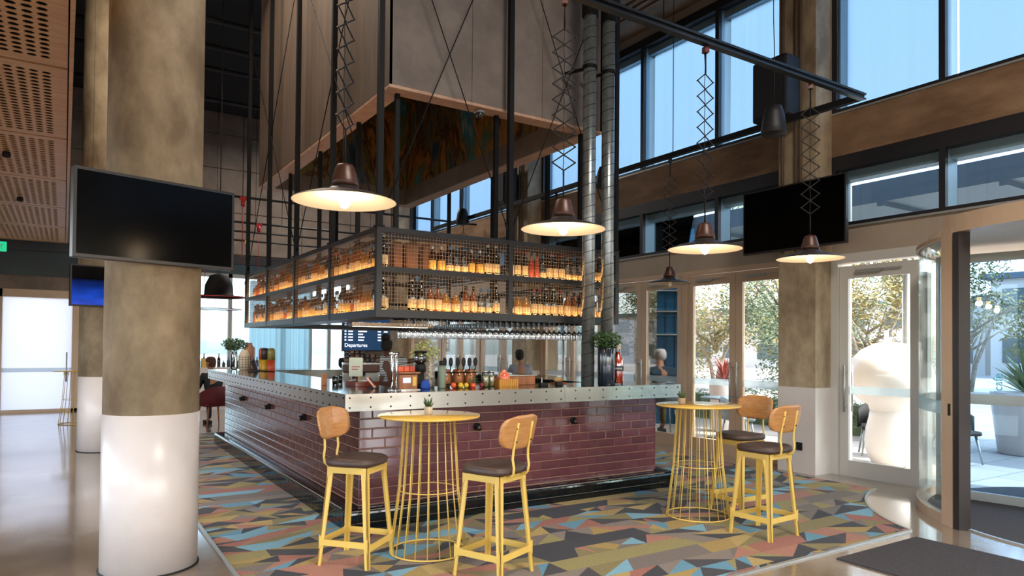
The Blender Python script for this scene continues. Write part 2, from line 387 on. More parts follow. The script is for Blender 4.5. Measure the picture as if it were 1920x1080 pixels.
# ---- revolving door
RC = (8.5, 2.2)
rd = thing('revolving_door', (RC[0], RC[1], 0), 'large drum shaped revolving door with curved greenish glass at the right edge', 'revolving door')
O = (RC[0], RC[1], 0)
def ringseg(mb, r0, r1, a0, a1, z0, z1, n):
    p0 = arc(*RC, r1, a0, a1, n); p1 = arc(*RC, r0, a0, a1, n); vs = []; fs = []
    for (x1, y1), (x0, y0) in zip(p0, p1): vs += [(x1, y1, z0), (x0, y0, z0), (x0, y0, z1), (x1, y1, z1)]
    for i in range(n):
        a = 4*i; b = a+4
        for q in range(4): fs.append((a+q, a+(q+1) % 4, b+(q+1) % 4, b+q))
    fs += [(0, 1, 2, 3), (4*n, 4*n+3, 4*n+2, 4*n+1)]
    return mb.add(vs, fs)
A0, A1 = math.radians(92), math.radians(145)
ringseg(MB(O), 1.86, 1.875, A0, A1, .09, 2.66, 14).ob('curved_pane', glass_green, rd)
ringseg(MB(O), 1.84, 1.90, A0, A1, 0, .09, 14).ob('curved_base_rail', beige_metal, rd)
ringseg(MB(O), 1.855, 1.88, A0, A1, 1.02, 1.14, 14).ob('curved_band', band_m, rd)
ringseg(MB(O), 1.80, 1.92, math.radians(146), math.radians(214), 2.70, 2.86, 24).ob('canopy_ring', beige_metal, rd)
ringseg(MB(O), 1.84, 1.90, A0, A1, 2.66, 2.70, 14).ob('curved_head_rail', beige_metal, rd)
MB(O).prism(arc(*RC, 1.79, 0, 2*PI, 48)[:-1], 2.74, 2.80).ob('drum_soffit', lamp_in, rd)
tn = MB(O)
a = math.radians(147.5); px, py = RC[0]+1.87*math.cos(a), RC[1]+1.87*math.sin(a)
MB(O).cbox((px, py, 0), .16, .10, 2.74, a+PI/2).ob('portal_post', beige_metal, rd)
a2 = math.radians(151.5); MB(O).cbox((RC[0]+1.87*math.cos(a2), RC[1]+1.87*math.sin(a2), 0), .075, .11, 2.70, a2+PI/2).ob('seal_post', mat('bronze_post', '3a3230', .4, metal=.4), rd)
a = math.radians(-147.5); MB(O).cbox((RC[0]+1.87*math.cos(a), RC[1]+1.87*math.sin(a), 0), .16, .10, 2.74, a+PI/2).ob('portal_post', beige_metal, rd)
MB(O).cbox((px-.055, py-.02, 1.02), .03, .06, .11, a2).ob('card_reader', rubber, rd)
MB(O).cbox((px-.055, py-.035, .62), .02, .035, .10, a2).ob('push_button', rubber, rd)
cp = MB(O).lathe([(.05, 0.02), (.05, 2.7)], 16, (RC[0], RC[1], 0)).ob('centre_shaft', silver_frame, rd)
for q, dg in enumerate((99, 189, 279, 9)):
    a = math.radians(dg); d = Vector((math.cos(a), math.sin(a), 0)); b0 = Vector((*RC, 0))+d*.07; b1 = Vector((*RC, 0))+d*1.76
    w = MB(O)
    for zz in (.06, 2.62): w.bar(b0+Vector((0, 0, zz)), b1+Vector((0, 0, zz)), .05, .09)
    w.bar(b1+Vector((0, 0, .02)), b1+Vector((0, 0, 2.66)), .05, .05); w.bar(b0+Vector((0, 0, .02)), b0+Vector((0, 0, 2.66)), .05, .05)
    wg = w.ob('wing_frame', silver_frame, rd)
    MB(O).bar(b0+Vector((0, 0, 1.35)), b1+Vector((0, 0, 1.35)), .008, 2.5).ob('wing_pane', glass_wing if q == 0 else glass_green, wg)
    MB(O).bar(b0+Vector((0, 0, 1.1)), b1+Vector((0, 0, 1.1)), .03, .11).ob('wing_rail', silver_frame, wg)
struct(MB().prism(arc(*RC, 1.80, 0, 2*PI, 48)[:-1], .0, .012).ob('trim_5', mat_carpet), 'round grey mat inside the revolving door')
o = ringseg(MB(), 1.80, 1.835, math.radians(150), math.radians(210), .0, .014, 24).ob('trim_6', silver_frame); struct(o, 'thin metal threshold of the revolving door')
# little lettering on the glass
def text(s, size, loc, X, Y, mt, name='lettering', parent=None, ext=.002, align='LEFT'):
    cu = bpy.data.curves.new('t', 'FONT'); cu.body = s; cu.size = size; cu.extrude = ext; cu.align_x = align
    to = bpy.data.objects.new('t', cu); COL.objects.link(to); bpy.context.view_layer.update()
    me = bpy.data.meshes.new_from_object(to.evaluated_get(bpy.context.evaluated_depsgraph_get())); COL.objects.unlink(to); bpy.data.objects.remove(to)
    X = Vector(X).normalized(); Y = Vector(Y).normalized(); Z = X.cross(Y)
    me.transform(Matrix(((X.x, Y.x, Z.x, 0), (X.y, Y.y, Z.y, 0), (X.z, Y.z, Z.z, 0), (0, 0, 0, 1))))
    me.materials.clear(); me.materials.append(mt)
    o = bpy.data.objects.new(name, me); COL.objects.link(o); o.location = loc
    if parent is not None: o.parent = parent; o.location = Vector(loc)-parent.location
    return o

cyan_m = mat('cyan_decal', '38b8d8', .4)
o = text('cafe', .11, (7.05, 2.62, 1.25), (0, 0, 1), (-.5, .86, 0), cyan_m, 'glass_decal'); o.parent = rd; o.location = (-.62, .98, 1.22)
# mat in front of the revolving door
m_ = MB((5.6, 2.3, 0)).box(5.03, 1.0, .0, 6.2, 3.16, .014).ob('entrance_mat', mat_carpet); m_.location = (5.6, 2.3, 0)
tag(m_, 'dark grey rectangular entrance mat on the polished floor at bottom right', 'mat')

# ---- back wall with panels, openings
wb = struct(MB().box(-4.2, BY+.02, 2.86, .3, BY+.3, 3.2).box(-4.2, BY, 3.8, .3, BY+.3, 4.0).box(-4.2, BY+.04, 4.0, 8.9, BY+.3, 7.8).box(-4.2, BY, 0, -1.35, BY+.3, 2.9).box(.25, BY, 0, .6, BY+.3, 4.0)
            .box(7.1, BY, 0, 7.3, BY+.3, 4.0).box(7.3, BY+.05, 0, 8.9, BY+.3, 4.0).ob('wall_back', concrete_panel), 'far concrete panelled wall under the dark ceiling')
xs = [-4.0, -2.4, -.8, .8, 2.4, 4.0, 5.6, 7.2, 8.5]; zs = [4.03, 5.15, 6.3, 7.22, 7.8]
for i in range(8):
    for j in range(4):
        MB().box(xs[i]+.012, BY-.0, zs[j]+.012, xs[i+1]-.012, BY+.05, zs[j+1]-.012).ob('concrete_panel', concrete_panel, wb)
MB().box(-4.2, BY-.02, 3.78, 8.5, BY+.05, 4.0).ob('dark_header', dark_frame, wb)
teal_pane = mat('dark_teal_glass', '3d4a4e', .15)
MB().box(-4.0, BY, 3.19, .25, BY+.05, 3.78).ob('transom_pane', teal_pane, wb)
MB().box(.6, BY, 3.45, 7.1, BY+.05, 3.78).ob('transom_pane', teal_pane, wb)
o = MB().box(-1.35, BY-.03, 0, -1.2, BY+.08, 2.86).box(.16, BY-.03, 0, .3, BY+.08, 2.86).box(-1.35, BY-.03, 2.68, .3, BY+.08, 2.86).box(-1.35, BY-.03, 0, .3, BY+.08, .06)
fr = struct(o.ob('door_8', beige_metal), 'wide frosted glass door in a beige frame at the far left')
MB().box(-1.2, BY+.02, .06, .16, BY+.03, 2.68).ob('frosted_pane', frost, fr)
MB().box(-1.2, BY, .93, .16, BY+.018, 1.03).ob('safety_band', band_m, fr)
MB().tube([(.06, BY-.06, .7), (.06, BY-.06, 1.4)], .015, 8).box(.0, BY-.05, .85, .12, BY, .93).ob('handle', silver_frame, fr)
# far glazing (window_7): bright panes with mullions and curtains
o = MB()
for x in (.6, 2.2, 3.72, 5.1, 5.88, 6.42, 7.08): o.box(x-.05, BY-.02, 0, x+.05, BY+.1, 3.5)
o.box(.6, BY-.02, 3.4, 7.1, BY+.1, 3.5).box(.6, BY-.02, 0, 7.1, BY+.1, .1)
fr = struct(o.ob('window_7', silver_frame), 'bright far glazing with grey mullions left of the departures screen')
xs = (.65, 2.15, 3.67, 5.05, 5.83, 6.37, 7.03)
for a, b in zip(xs[:-1], xs[1:]):
    MB().box(a+.05, BY+.04, .1, b-.0, BY+.05, 3.4).ob('pane', glass_blue if a > 5.8 else glass_haze, fr)
cw = MB(); vs = []; fs = []; K = 60
for q in range(K+1):
    x = 4.2+1.65*q/K; y = BY-.12+.05*math.sin(q*1.1); vs += [(x, y, .0), (x, y, 3.35)]
for q in range(K): fs.append((2*q, 2*q+1, 2*q+3, 2*q+2))
cw.add(vs, fs, True); tag(cw.ob('curtain', curtain), 'pale blue pleated curtain across the far glazing behind the left counter', 'curtain')

# ---- timber ceiling raft of perforated panels
raft = thing('timber_ceiling_raft', (-1.2, 11.5, 3.86), 'perforated plywood ceiling raft hanging at top left', 'ceiling panel')
O = (-1.2, 11.5, 3.86)
PW, PL = 1.18, 2.28
def perf_panel():
    mb = MB(); nx, ny = 11, 22; mx, my = .105, .12
    gx = (PW-2*mx)/nx; gy = (PL-2*my)/ny; r = .0345
    mb.add([(0, 0, 0), (PW, 0, 0), (PW, my, 0), (0, my, 0)], [(0, 3, 2, 1)]); mb.add([(0, PL-my, 0), (PW, PL-my, 0), (PW, PL, 0), (0, PL, 0)], [(0, 3, 2, 1)])
    mb.add([(0, my, 0), (mx, my, 0), (mx, PL-my, 0), (0, PL-my, 0)], [(0, 3, 2, 1)]); mb.add([(PW-mx, my, 0), (PW, my, 0), (PW, PL-my, 0), (PW-mx, PL-my, 0)], [(0, 3, 2, 1)])
    for i in range(nx):
        for j in range(ny):
            cx, cy = mx+gx*(i+.5), my+gy*(j+.5); o8 = []; i8 = []
            for k in range(8):
                a = PI/8+k*PI/4; i8.append((cx+r*math.cos(a), cy+r*math.sin(a), 0))
                c, s = math.cos(a), math.sin(a); q = 1/max(abs(c), abs(s)); 
                o8.append((cx+gx/2*c*q, cy+gy/2*s*q, 0))
            cor = [(cx+gx/2*sx, cy+gy/2*sy, 0) for sx, sy in ((1, 1), (-1, 1), (-1, -1), (1, -1))]
            vs = i8+o8+cor+[(x, y, .006) for x, y, z in i8]; fs = []
            for k in range(8):
                k2 = (k+1) % 8
                if k % 2 == 0: fs.append((k, k2, 8+k2, 16+k//2, 8+k))
                else: fs.append((k, k2, 8+k2, 8+k))
                fs.append((k, 20+k, 20+k2, k2))
            mb.add(vs, fs)
    for a, b in (((0, 0), (PW, 0)), ((PW, 0), (PW, PL)), ((PW, PL), (0, PL)), ((0, PL), (0, 0))):
        mb.add([(*a, 0), (*b, 0), (*b, .018), (*a, .018)], [(0, 1, 2, 3)])
    return mb.mesh('perforated_panel', ply)
pm = perf_panel()
for i in range(3):
    for j in range(7):
        o = inst('perforated_panel', pm, (-1.2-i*1.21-O[0]+.01, 2.1+j*2.33-O[1], 0), raft)
MB(O).box(-3.7, 2.0, 4.0, -.001, 18.42, 4.12).ob('backing', void, raft)
MB(O).box(.0, 2.0, 3.85, .03, 18.45, 4.16).ob('edge_trim', ply, raft)
MB(O).box(-3.7, 18.43, 3.85, .03, 18.46, 4.16).ob('edge_trim', ply, raft)
for x, y in ((-.62, 7.4), (-.6, 10.0), (-.6, 13.0)):
    MB(O).lathe([(.04, 3.845), (.045, 3.80), (.03, 3.78)], 10, (x, y, 0)).ob('spotlight', rubber, raft)
# exit sign
t = thing('exit_sign', (-1.05, 16, 3.3), 'green exit sign at the far left edge under the ceiling raft', 'sign')
green_e = mat('green_sign', '10a070', .4, emit='12b07c', es=.8)
MB((-1.05, 16, 3.3)).box(-1.25, 16, 3.32, -.93, 16.05, 3.5).ob('sign_box', green_e, t)
text('EXIT', .12, (-1.22, 15.99, 3.36), (1, 0, 0), (0, 0, 1), lamp_in, parent=t)

# ---- round columns and their screens
def round_col(x, y, label, r=.32):
    t = thing('round_column', (x, y, 0), label, 'column')
    MB().lathe([(r-.003, 1.12), (r-.003, 7.8)], 48).ob('shaft', concrete, t)
    MB().lathe([(r, 0), (r, 1.12)], 48).ob('painted_base', white_paint, t)
    MB().lathe([(r+.012, .0), (r+.012, .01)], 40).ob('base_ring', rubber, t)
round_col(.55, 5.72, 'nearest round concrete column with white painted base, carrying the large screen')
round_col(.52, 12.3, 'round concrete column with white base, farther back behind the nearest one', .34)
def tv(a, b, z0, z1, label, th=.06, glow=None):
    a = Vector((*a, 0)); b = Vector((*b, 0)); mid = (a+b)/2; d = (b-a).normalized(); n = Vector((d.y, -d.x, 0))
    t = thing('wall_screen', (mid.x, mid.y, z0), label, 'screen', None, math.atan2(d.y, d.x)); w = (b-a).length/2; h = z1-z0
    MB().box(-w, 0, 0, w, th, h).ob('casing', bezel, t, .004)
    MB().box(-w+.02, -.003, .025, w-.02, .002, h-.02).ob('display', glow or screen, t)
    MB().box(-.2, th, h*.25, .2, th+.07, h*.75).ob('bracket', rubber, t)
    return t
tv((.035, 5.17), (1.05, 5.45), 2.165, 2.745, 'large black wall screen on the nearest round column')
def blue_screen():
    m = mat('blue_screen', '020204', .1); N = m.node_tree.nodes; L = m.node_tree.links; b = N['Principled BSDF']
    tc = N.new('ShaderNodeTexCoord'); n = N.new('ShaderNodeTexNoise'); n.inputs['Scale'].default_value = 3; mp = N.new('ShaderNodeMapping'); mp.inputs['Scale'].default_value = (1, 1, 3)
    L.new(tc.outputs['Object'], mp.inputs[0]); L.new(mp.outputs[0], n.inputs[0])
    sx = N.new('ShaderNodeSeparateXYZ'); L.new(tc.outputs['Object'], sx.inputs[0])
    g = N.new('ShaderNodeMapRange'); g.inputs['From Min'].default_value = .40; g.inputs['From Max'].default_value = .05; L.new(sx.outputs[2], g.inputs['Value'])
    mu = N.new('ShaderNodeMath'); mu.operation = 'MULTIPLY'; L.new(g.outputs[0], mu.inputs[0]); L.new(n.outputs['Fac'], mu.inputs[1])
    b.inputs['Emission Color'].default_value = (.01, .09, .75, 1); L.new(mu.outputs[0], b.inputs['Emission Strength']); return m
tv((.06, 11.7), (1.1, 11.95), 2.15, 2.75, 'smaller looking screen with blue glow on the farther round column', glow=blue_screen())
tv((8.02, 6.45), (8.02, 4.92), 2.93, 3.80, 'large black wall screen on the square column beside the glass doors')
sp = mat('speaker_black', '101014', .55)
def speaker(y, label):
    t = thing('box_speaker', (8.0, y, 4.62), label, 'speaker', 'black box speakers on the square columns')
    o = MB().box(-.32, -.26, 0, 0, .26, .80).ob('cabinet', sp, t, .03); MB().box(0, -.08, .2, .075, .08, .6).ob('bracket', rubber, t)
    MB().box(-.335, -.22, .05, -.322, .22, .75).ob('grille', mat('speaker_grille', '17171b', .8), t)
speaker(5.78, 'black box speaker high on the square column beside the doors')
speaker(12.5, 'black box speaker high on the far square column seen through the hood')

# ------------------------------------------------------------------ carpet
def carpet():
    R = random.Random(21)
    cols = ['2e2c32', '2c2a30', '3b3638', '28262c', 'a88c48', 'b59a58', '5e93ab', '79acc0', 'a06452', 'ac745e', '74685f', '85786c', '857848', '958a52']
    mats = [mat('carpet_%02d' % i, c, .95, noise=tuple(x*.72 for x in hexc(c)), scale=90) for i, c in enumerate(cols)]
    for m_ in mats: m_.node_tree.nodes['Principled BSDF'].inputs['Sheen Weight'].default_value = .07
    K = len(cols); mb = MB()
    def inside(x, y): return (x-8.5)**2+(y-2.2)**2 > 2.38**2
    def clip(poly):
        # clip to the carpet outline: rectangle, then the circle round the revolving door (by sampling its edge)
        def cut(P, f):
            out = []
            for i in range(len(P)):
                a, b = P[i], P[(i+1) % len(P)]; fa, fb = f(a), f(b)
                if fa >= 0: out.append(a)
                if (fa >= 0) != (fb >= 0):
                    t = fa/(fa-fb); lo, hi = 0, 1
                    for _ in range(24):
                        m = (lo+hi)/2; p = (a[0]+(b[0]-a[0])*m, a[1]+(b[1]-a[1])*m)
                        if (f(p) >= 0) == (fa >= 0): lo = m
                        else: hi = m
                    out.append((a[0]+(b[0]-a[0])*lo, a[1]+(b[1]-a[1])*lo))
            return out
        for f in (lambda p: p[0]-1.05, lambda p: 7.95-p[0], lambda p: p[1]-3.32, lambda p: 13.6-p[1], lambda p: (p[0]-8.5)**2+(p[1]-2.2)**2-2.38**2):
            if len(poly) < 3: return []
            poly = cut(poly, f)
        return poly
    def put(poly, c):
        P = clip(poly)
        if len(P) >= 3:
            mb.cm = c; mb.add([(x, y, .008) for x, y in P], [tuple(range(len(P)))])
    def pick(last):
        while True:
            c = R.randrange(K)
            if c//2 != last//2 and not (c < 4 and last < 4): return c
    y = 3.2; last = 0; row = 0
    slope = .04
    while y < 13.6:
        h = R.choice((.17, .20, .23)); x = .6; top_off = R.uniform(-.1, .1); row += 1
        while x < 8.3:
            kind = R.random(); w = R.uniform(.18, .40)
            if kind < .045: w = R.uniform(.8, 1.5)
            no = max(R.uniform(-.2, .2), top_off-w+.1)
            a = (x, y); b = (x+w, y); c = (x+w+no, y+h); d = (x+top_off, y+h)
            if w > .8 or kind > .9:
                last = pick(last); put([a, b, c, d], last)
            elif kind < .45:
                c1 = pick(last); c2 = pick(c1); put([a, b, c], c1); put([a, c, d], c2); last = c2
            elif kind < .75:
                c1 = pick(last); c2 = pick(c1); put([a, b, d], c1); put([b, c, d], c2); last = c2
            else:
                m = (x+w*R.uniform(.3, .7), y+h*R.uniform(.3, .7)); c1 = last
                q = [a, b, c, d]
                for i in range(4): c1 = pick(c1); put([q[i], q[(i+1) % 4], m], c1)
                last = c1
            x += w; top_off = no
        y += h
    o = mb.ob('patterned_carpet', mats)
    tag(o, 'multicoloured triangle patterned carpet lying around the brick bar', 'carpet')
carpet()
tr = MB()
tr.box(1.02, 3.29, 0, 1.05, 13.6, .014).box(1.02, 3.29, 0, 6.39, 3.32, .014)
o = tr.ob('trim_2', silver_frame); struct(o, 'thin metal edging along the carpet')
a0 = math.atan2(3.32-2.2, 6.4-8.5); a1 = math.atan2(math.sqrt(2.38**2-.55**2), -.55)
o = ringseg(MB(), 2.36, 2.385, a0, a1, 0, .014, 24).ob('trim_3', silver_frame); struct(o, 'curved metal edging where the carpet bends around the revolving door')
struct(MB().box(1.05, 13.6, 0, 8.0, 13.63, .014).ob('trim_4', silver_frame), 'metal edging at the far end of the carpet')
o = MB((.96, 7.05, 0)).box(.93, 7.0, 0, .99, 7.1, .16).box(.945, 6.99, .05, .975, 7.0, .12).ob('floor_outlet_post', rubber, bevel=.01); tag(o, 'short black outlet post on the floor at the carpet edge beside the round column', 'outlet')

# ------------------------------------------------------------------ bar counter
BO = (2.23, 5.97, 0)
bar = thing('bar_counter', BO, 'large brick clad bar counter with plum glazed bricks and black tiled plinth', 'bar counter')
X0, X1, Y0, Y1 = 2.23, 5.87, 5.97, 12.1
m = MB(BO)
e = .012
m.box(X0+e, Y0+e, .1, X1-e, Y0+.45, 1.045).box(X0+e, Y0+.45, .1, X0+.45, Y1-e, 1.045).box(X1-.45, Y0+.45, .1, X1-e, Y1-e, 1.045).box(X0+.45, Y1-.45, .1, X1-.45, Y1-e, 1.045)
m.ob('mortar_core', mortar, bar)
MB(BO).box(X0+.45, Y0+.449, .1, X1-.45, Y0+.47, 1.0).box(X0+.449, Y0+.47, .1, X0+.47, Y1-.45, 1.0).ob('inner_lining', black_metal, bar)
BH, BL, J = .09, .25, .009
def brickmesh(w, h, dx, name, mt):
    """brick with bevelled front; dx True: runs along X (front at -Y); else runs along Y (front at -X)"""
    g = .004; t = .018; hw, hh = w/2, h/2
    o8 = [(-hw, -hh), (hw, -hh), (hw, hh), (-hw, hh)]; i8 = [(-hw+g, -hh+g), (hw-g, -hh+g), (hw-g, hh-g), (-hw+g, hh-g)]
    P = [(x, t, z) for x, z in o8]+[(x, g, z) for x, z in o8]+[(x, 0, z) for x, z in i8]
    F = [(8, 9, 10, 11)]
    for k in range(4):
        k2 = (k+1) % 4; F += [(k, k2, 4+k2, 4+k), (4+k, 4+k2, 8+k2, 8+k)]
    if not dx: P = [(y, -x, z) for x, y, z in P]
    b = MB(); b.add(P, F); return b.mesh(name, mt)
cache = {}
bricks = []
rows = [(.19, .05)]+[(.24+i*BH, BH) for i in range(9)]
for ri, (z, h) in enumerate(rows):
    h = min(h, 1.049-z)
    for face in (0, 1):
        L0 = (X1-X0) if face == 0 else (Y1-Y0); s = -(BL/2)*((ri+face) % 2)
        while s < L0-1e-4:
            a = max(s, 0); b = min(s+BL, L0); s += BL
            if b-a < .03: continue
            w = round(b-a-J, 4); key = (w, round(h-J, 4), face)
            if key not in cache: cache[key] = brickmesh(w, h-J, face == 0, 'brick', brick_m if face == 0 else brick_b)
            c = (a+b)/2
            loc = (X0+c, Y0-.0, z+h/2) if face == 0 else (X0, Y0+c, z+h/2)
            bricks.append((math.hypot(*loc[:2]), key, loc))
bricks.sort(key=lambda q: q[0])
jr = random.Random(3)
st = MB(BO)
for i, (d, key, loc) in enumerate(bricks):
    if i < 300:
        o = inst('brick', cache[key], (loc[0]-BO[0], loc[1]-BO[1], loc[2]), bar)
        o.rotation_euler = (jr.uniform(-.003, .003), jr.uniform(-.003, .003), jr.uniform(-.004, .004))
    else:
        me = cache[key]; st.add([Vector(v.co)+Vector(loc) for v in me.vertices], [tuple(p.vertices) for p in me.polygons])
st.ob('far_bricks', brick_b, bar)['kind'] = 'stuff'
st = MB(BO)   # right end wall of the bar
for ri, (z, h) in enumerate(rows):
    s = -(BL/2)*(ri % 2)
    while s < Y1-Y0:
        a = max(s, 0); b = min(s+BL, Y1-Y0); s += BL
        if b-a > .03: st.box(X1-.015, Y0+a+J/2, z+J/2, X1+.004, Y0+b-J/2, min(z+h, 1.049)-J/2)
st.ob('end_bricks', brick_m, bar)['kind'] = 'stuff'
# black plinth
PX0, PX1, PY0 = 2.075, 6.02, 5.815
m = MB(BO).box(PX0+.01, PY0+.01, .0, PX1-.01, Y0+.02, .178).box(PX0+.01, Y0, 0, X0+.02, Y1+.1, .178).box(X1-.02, Y0, 0, PX1-.01, Y1+.1, .178)
m.ob('plinth_core', grout, bar)
def captile(w, along_x):
    # rounded cap: top then bullnose then face
    pr = [(.155, .184), (.045, .186), (.018, .180), (.003, .162), (0, .145), (0, .072), (.012, .072)]
    hw = w/2; vs = []; fs = []
    for sx in (-hw, hw):
        for y, z in pr: vs.append((sx, y, z))
    n = len(pr)
    for k in range(n-1): fs.append((k, k+1, n+k+1, n+k))
    fs += [tuple(range(n))[::-1], tuple(range(n, 2*n))]
    if not along_x: vs = [(y, -x, z) for x, y, z in vs]
    b = MB(); b.add(vs, fs, False); return b.mesh('plinth_cap_tile', black_tile)
TW = .0985
cx = captile(TW-.006, True); cyt = captile(TW-.006, False)
n = int((PX1-PX0)/TW)
for i in range(n): inst('plinth_cap_tile', cx, (PX0+TW*(i+.5)-BO[0], PY0-BO[1], 0), bar)
n2 = int((Y1+.1-PY0)/TW)
for i in range(1, n2): inst('plinth_cap_tile', cyt, (PX0-BO[0], PY0+TW*(i+.5)-BO[1], 0), bar)
def basetile(w, along_x):
    b = MB()
    if along_x: b.box(-w/2, 0, .003, w/2, .012, .066)
    else: b.box(0, -w/2, .003, .012, w/2, .066)
    return b.mesh('plinth_base_tile', black_tile)
bx = basetile(TW*2-.006, True); by = basetile(TW*2-.006, False)
for i in range(n//2): inst('plinth_base_tile', bx, (PX0+TW*2*(i+.5)-BO[0], PY0-BO[1], 0), bar)
for i in range(n2//2): inst('plinth_base_tile', by, (PX0-BO[0], PY0+TW*2*(i+.5)-BO[1]+.002, 0), bar)
m = MB(BO); 
for i in range(int((Y1+.1-PY0)/TW)): m.box(X1+.004, PY0+TW*i+.003, .0, PX1, PY0+TW*(i+1)-.003, .184)
m.ob('end_plinth_tiles', black_tile, bar)['kind'] = 'stuff'

# worktop, a thing of its own
WO = (2.03, 5.77, 1.05)
top = thing('bar_worktop', WO, 'brushed steel bar worktop with deep riveted fascia lying on the brick bar', 'worktop')
WX0, WX1, WY0, WY1 = 2.03, 6.08, 5.77, 12.5
m = MB(WO).box(WX0+.003, WY0+.003, 1.19, WX1-.003, WY0+.78, 1.20).box(WX0+.003, WY0+.78, 1.19, WX0+.78, WY1, 1.20).box(WX1-.78, WY0+.78, 1.19, WX1-.003, WY1, 1.20).box(WX0+.78, WY1-.78, 1.19, WX1-.78, WY1, 1.20)
m.ob('top_sheet', steel_top, top)
MB(WO).box(WX0+.01, WY0+.01, 1.055, WX1-.01, WY0+.4, 1.185).box(WX0+.01, WY0+.4, 1.055, WX0+.4, WY1-.01, 1.185).box(WX1-.4, WY0+.4, 1.055, WX1-.01, WY1-.01, 1.185).box(WX0+.4, WY1-.4, 1.055, WX1-.4, WY1-.01, 1.185).ob('core', black_metal, top)
for a, b in ((WX0, 4.38), (4.383, WX1)): MB(WO).box(a, WY0, 1.05, b, WY0+.006, 1.20).ob('fascia_panel', steel, top)
for a, b in ((WY0+.006, 8.2), (8.203, 10.6), (10.603, WY1)): MB(WO).box(WX0, a, 1.05, WX0+.006, b, 1.20).ob('fascia_panel', steel, top)
MB(WO).box(WX1-.006, WY0+.006, 1.05, WX1, WY1, 1.20).ob('fascia_panel', steel, top)
MB(WO).box(WX0+.75, WY0+.78, 1.12, WX1-.78, WY0+.786, 1.19).ob('inner_fascia', steel, top)
MB(WO).box(WX0+.78, WY1-.79, 1.055, WX1-.78, WY1-.78, 1.19).ob('inner_fascia', steel, top)
rv = MB().lathe([(.0085, 0), (.0075, .004), (.003, .006)], 8).mesh('rivet', black_metal)
for z in (.033, .117):
    for i in range(22):
        o = inst('rivet', rv, (.04+.1885*i, -.0, z), top); o.rotation_euler = (PI/2, 0, 0)
    for i in range(36):
        o = inst('rivet', rv, (0, .05+.187*i, z), top); o.rotation_euler = (0, -PI/2, 0)

# wall lamps on the bricks
def brick_lamp(loc, rz, label):
    t = thing('wall_lamp', loc, label, 'lamp', 'round black lamps on the brick bar', rz)
    MB().tube([(0, 0, 0), (0, -.025, 0)], .036, 16).ob('back_plate', black_metal, t)
    MB().tube([(0, -.02, 0), (0, -.06, -.012)], [.026, .03], 14).ob('barrel', black_metal, t)
    MB().tube([(0, -.0605, -.0125), (0, -.064, -.013)], .022, 14).ob('lens', copper, t)
for i, x in enumerate((3.44, 4.64)): brick_lamp((x, 5.97, .83), 0, ['round black wall lamp on the bricks beside the near table top', 'round black wall lamp on the bricks right of the near stool backrest'][i])
for i, y in enumerate((7.62, 9.17, 10.71)): brick_lamp((2.23, y, .83), -PI/2, ['round black wall lamp on the left brick face, nearest the corner', 'round black wall lamp on the left brick face, middle one', 'round black wall lamp on the left brick face, farthest one'][i])

# ------------------------------------------------------------------ hanging bottle shelf
SX0, SX1, SY0, SY1 = 2.50, 5.55, 6.27, 12.03
ZB, ZM, ZT = 1.895, 2.385, 2.72
SD = .36
SO = (SX0, SY0, ZB)
sh = thing('hanging_bottle_shelf', SO, 'black steel two tier bottle shelf hanging on posts above the bar', 'shelf')
def run(x0, y0, x1, y1, z, t, name):
    m = MB(SO); m.box(x0, y0, z-t, x1, y0+.06, z).box(x0, y1-.06, z-t, x1, y1, z).box(x0, y0+.06, z-t, x0+.06, y1-.06, z).box(x1-.06, y0+.06, z-t, x1, y1-.06, z)
    return m
# bottom, middle, top beams of the four runs
runs = [(SX0, SY0, SX1, SY0+SD), (SX0, SY0+SD, SX0+SD, SY1), (SX1-SD, SY0+SD, SX1, SY1), (SX0+SD, SY1-SD, SX1-SD, SY1)]
for r in runs:
    MB(SO).box(r[0], r[1], ZB, r[2], r[3], ZB+.075).ob('bottom_beam', shelf_metal, sh)
    MB(SO).box(r[0]+.04, r[1]+.04, ZB+.455, r[2]-.002, r[3]-.002, ZB+.475).box(r[0], r[1], ZB+.44, r[2], r[1]+.04, ZB+.49).box(r[0], r[1]+.04, ZB+.44, r[0]+.04, r[3], ZB+.49).ob('shelf_board', shelf_metal, sh)
    run(*r, ZT+.045, .05, 0).ob('top_frame', shelf_metal, sh)
ZS = [ZB+.075, ZB+.49]  # bottle standing heights
# led strips under the bottles (frosted strip along the front of each board)
for z in ZS:
    MB(SO).box(SX0+.07, SY0+.045, z, SX1-.05, SY0+.055, z+.003).ob('led_strip', led, sh)
    MB(SO).box(SX0+.045, SY0+.1, z, SX0+.055, SY1-.05, z+.003).ob('led_strip', led, sh)
    MB(SO).box(SX0+.4, SY0+SD-.04, z, SX1-.4, SY0+SD-.028, z+.008).ob('led_strip', led, sh)
# bay uprights
def upright(x, y, w=.05):
    MB(SO).box(x-w/2-.003, y-w/2-.003, ZB+.002, x+w/2+.003, y+w/2+.003, ZT+.043).ob('upright', shelf_metal, sh)
for x in (4.02,): upright(x, SY0+.025); upright(x, SY0+SD-.025)
for y in (7.7, 9.14, 10.59): upright(SX0+.025, y); upright(SX0+SD-.025, y); upright(SX1-.025, y)
for x, y in ((SX0+.025, SY0+.025), (SX1-.025, SY0+.025), (SX0+.025, SY1-.025), (SX1-.025, SY1-.025)): upright(x, y)
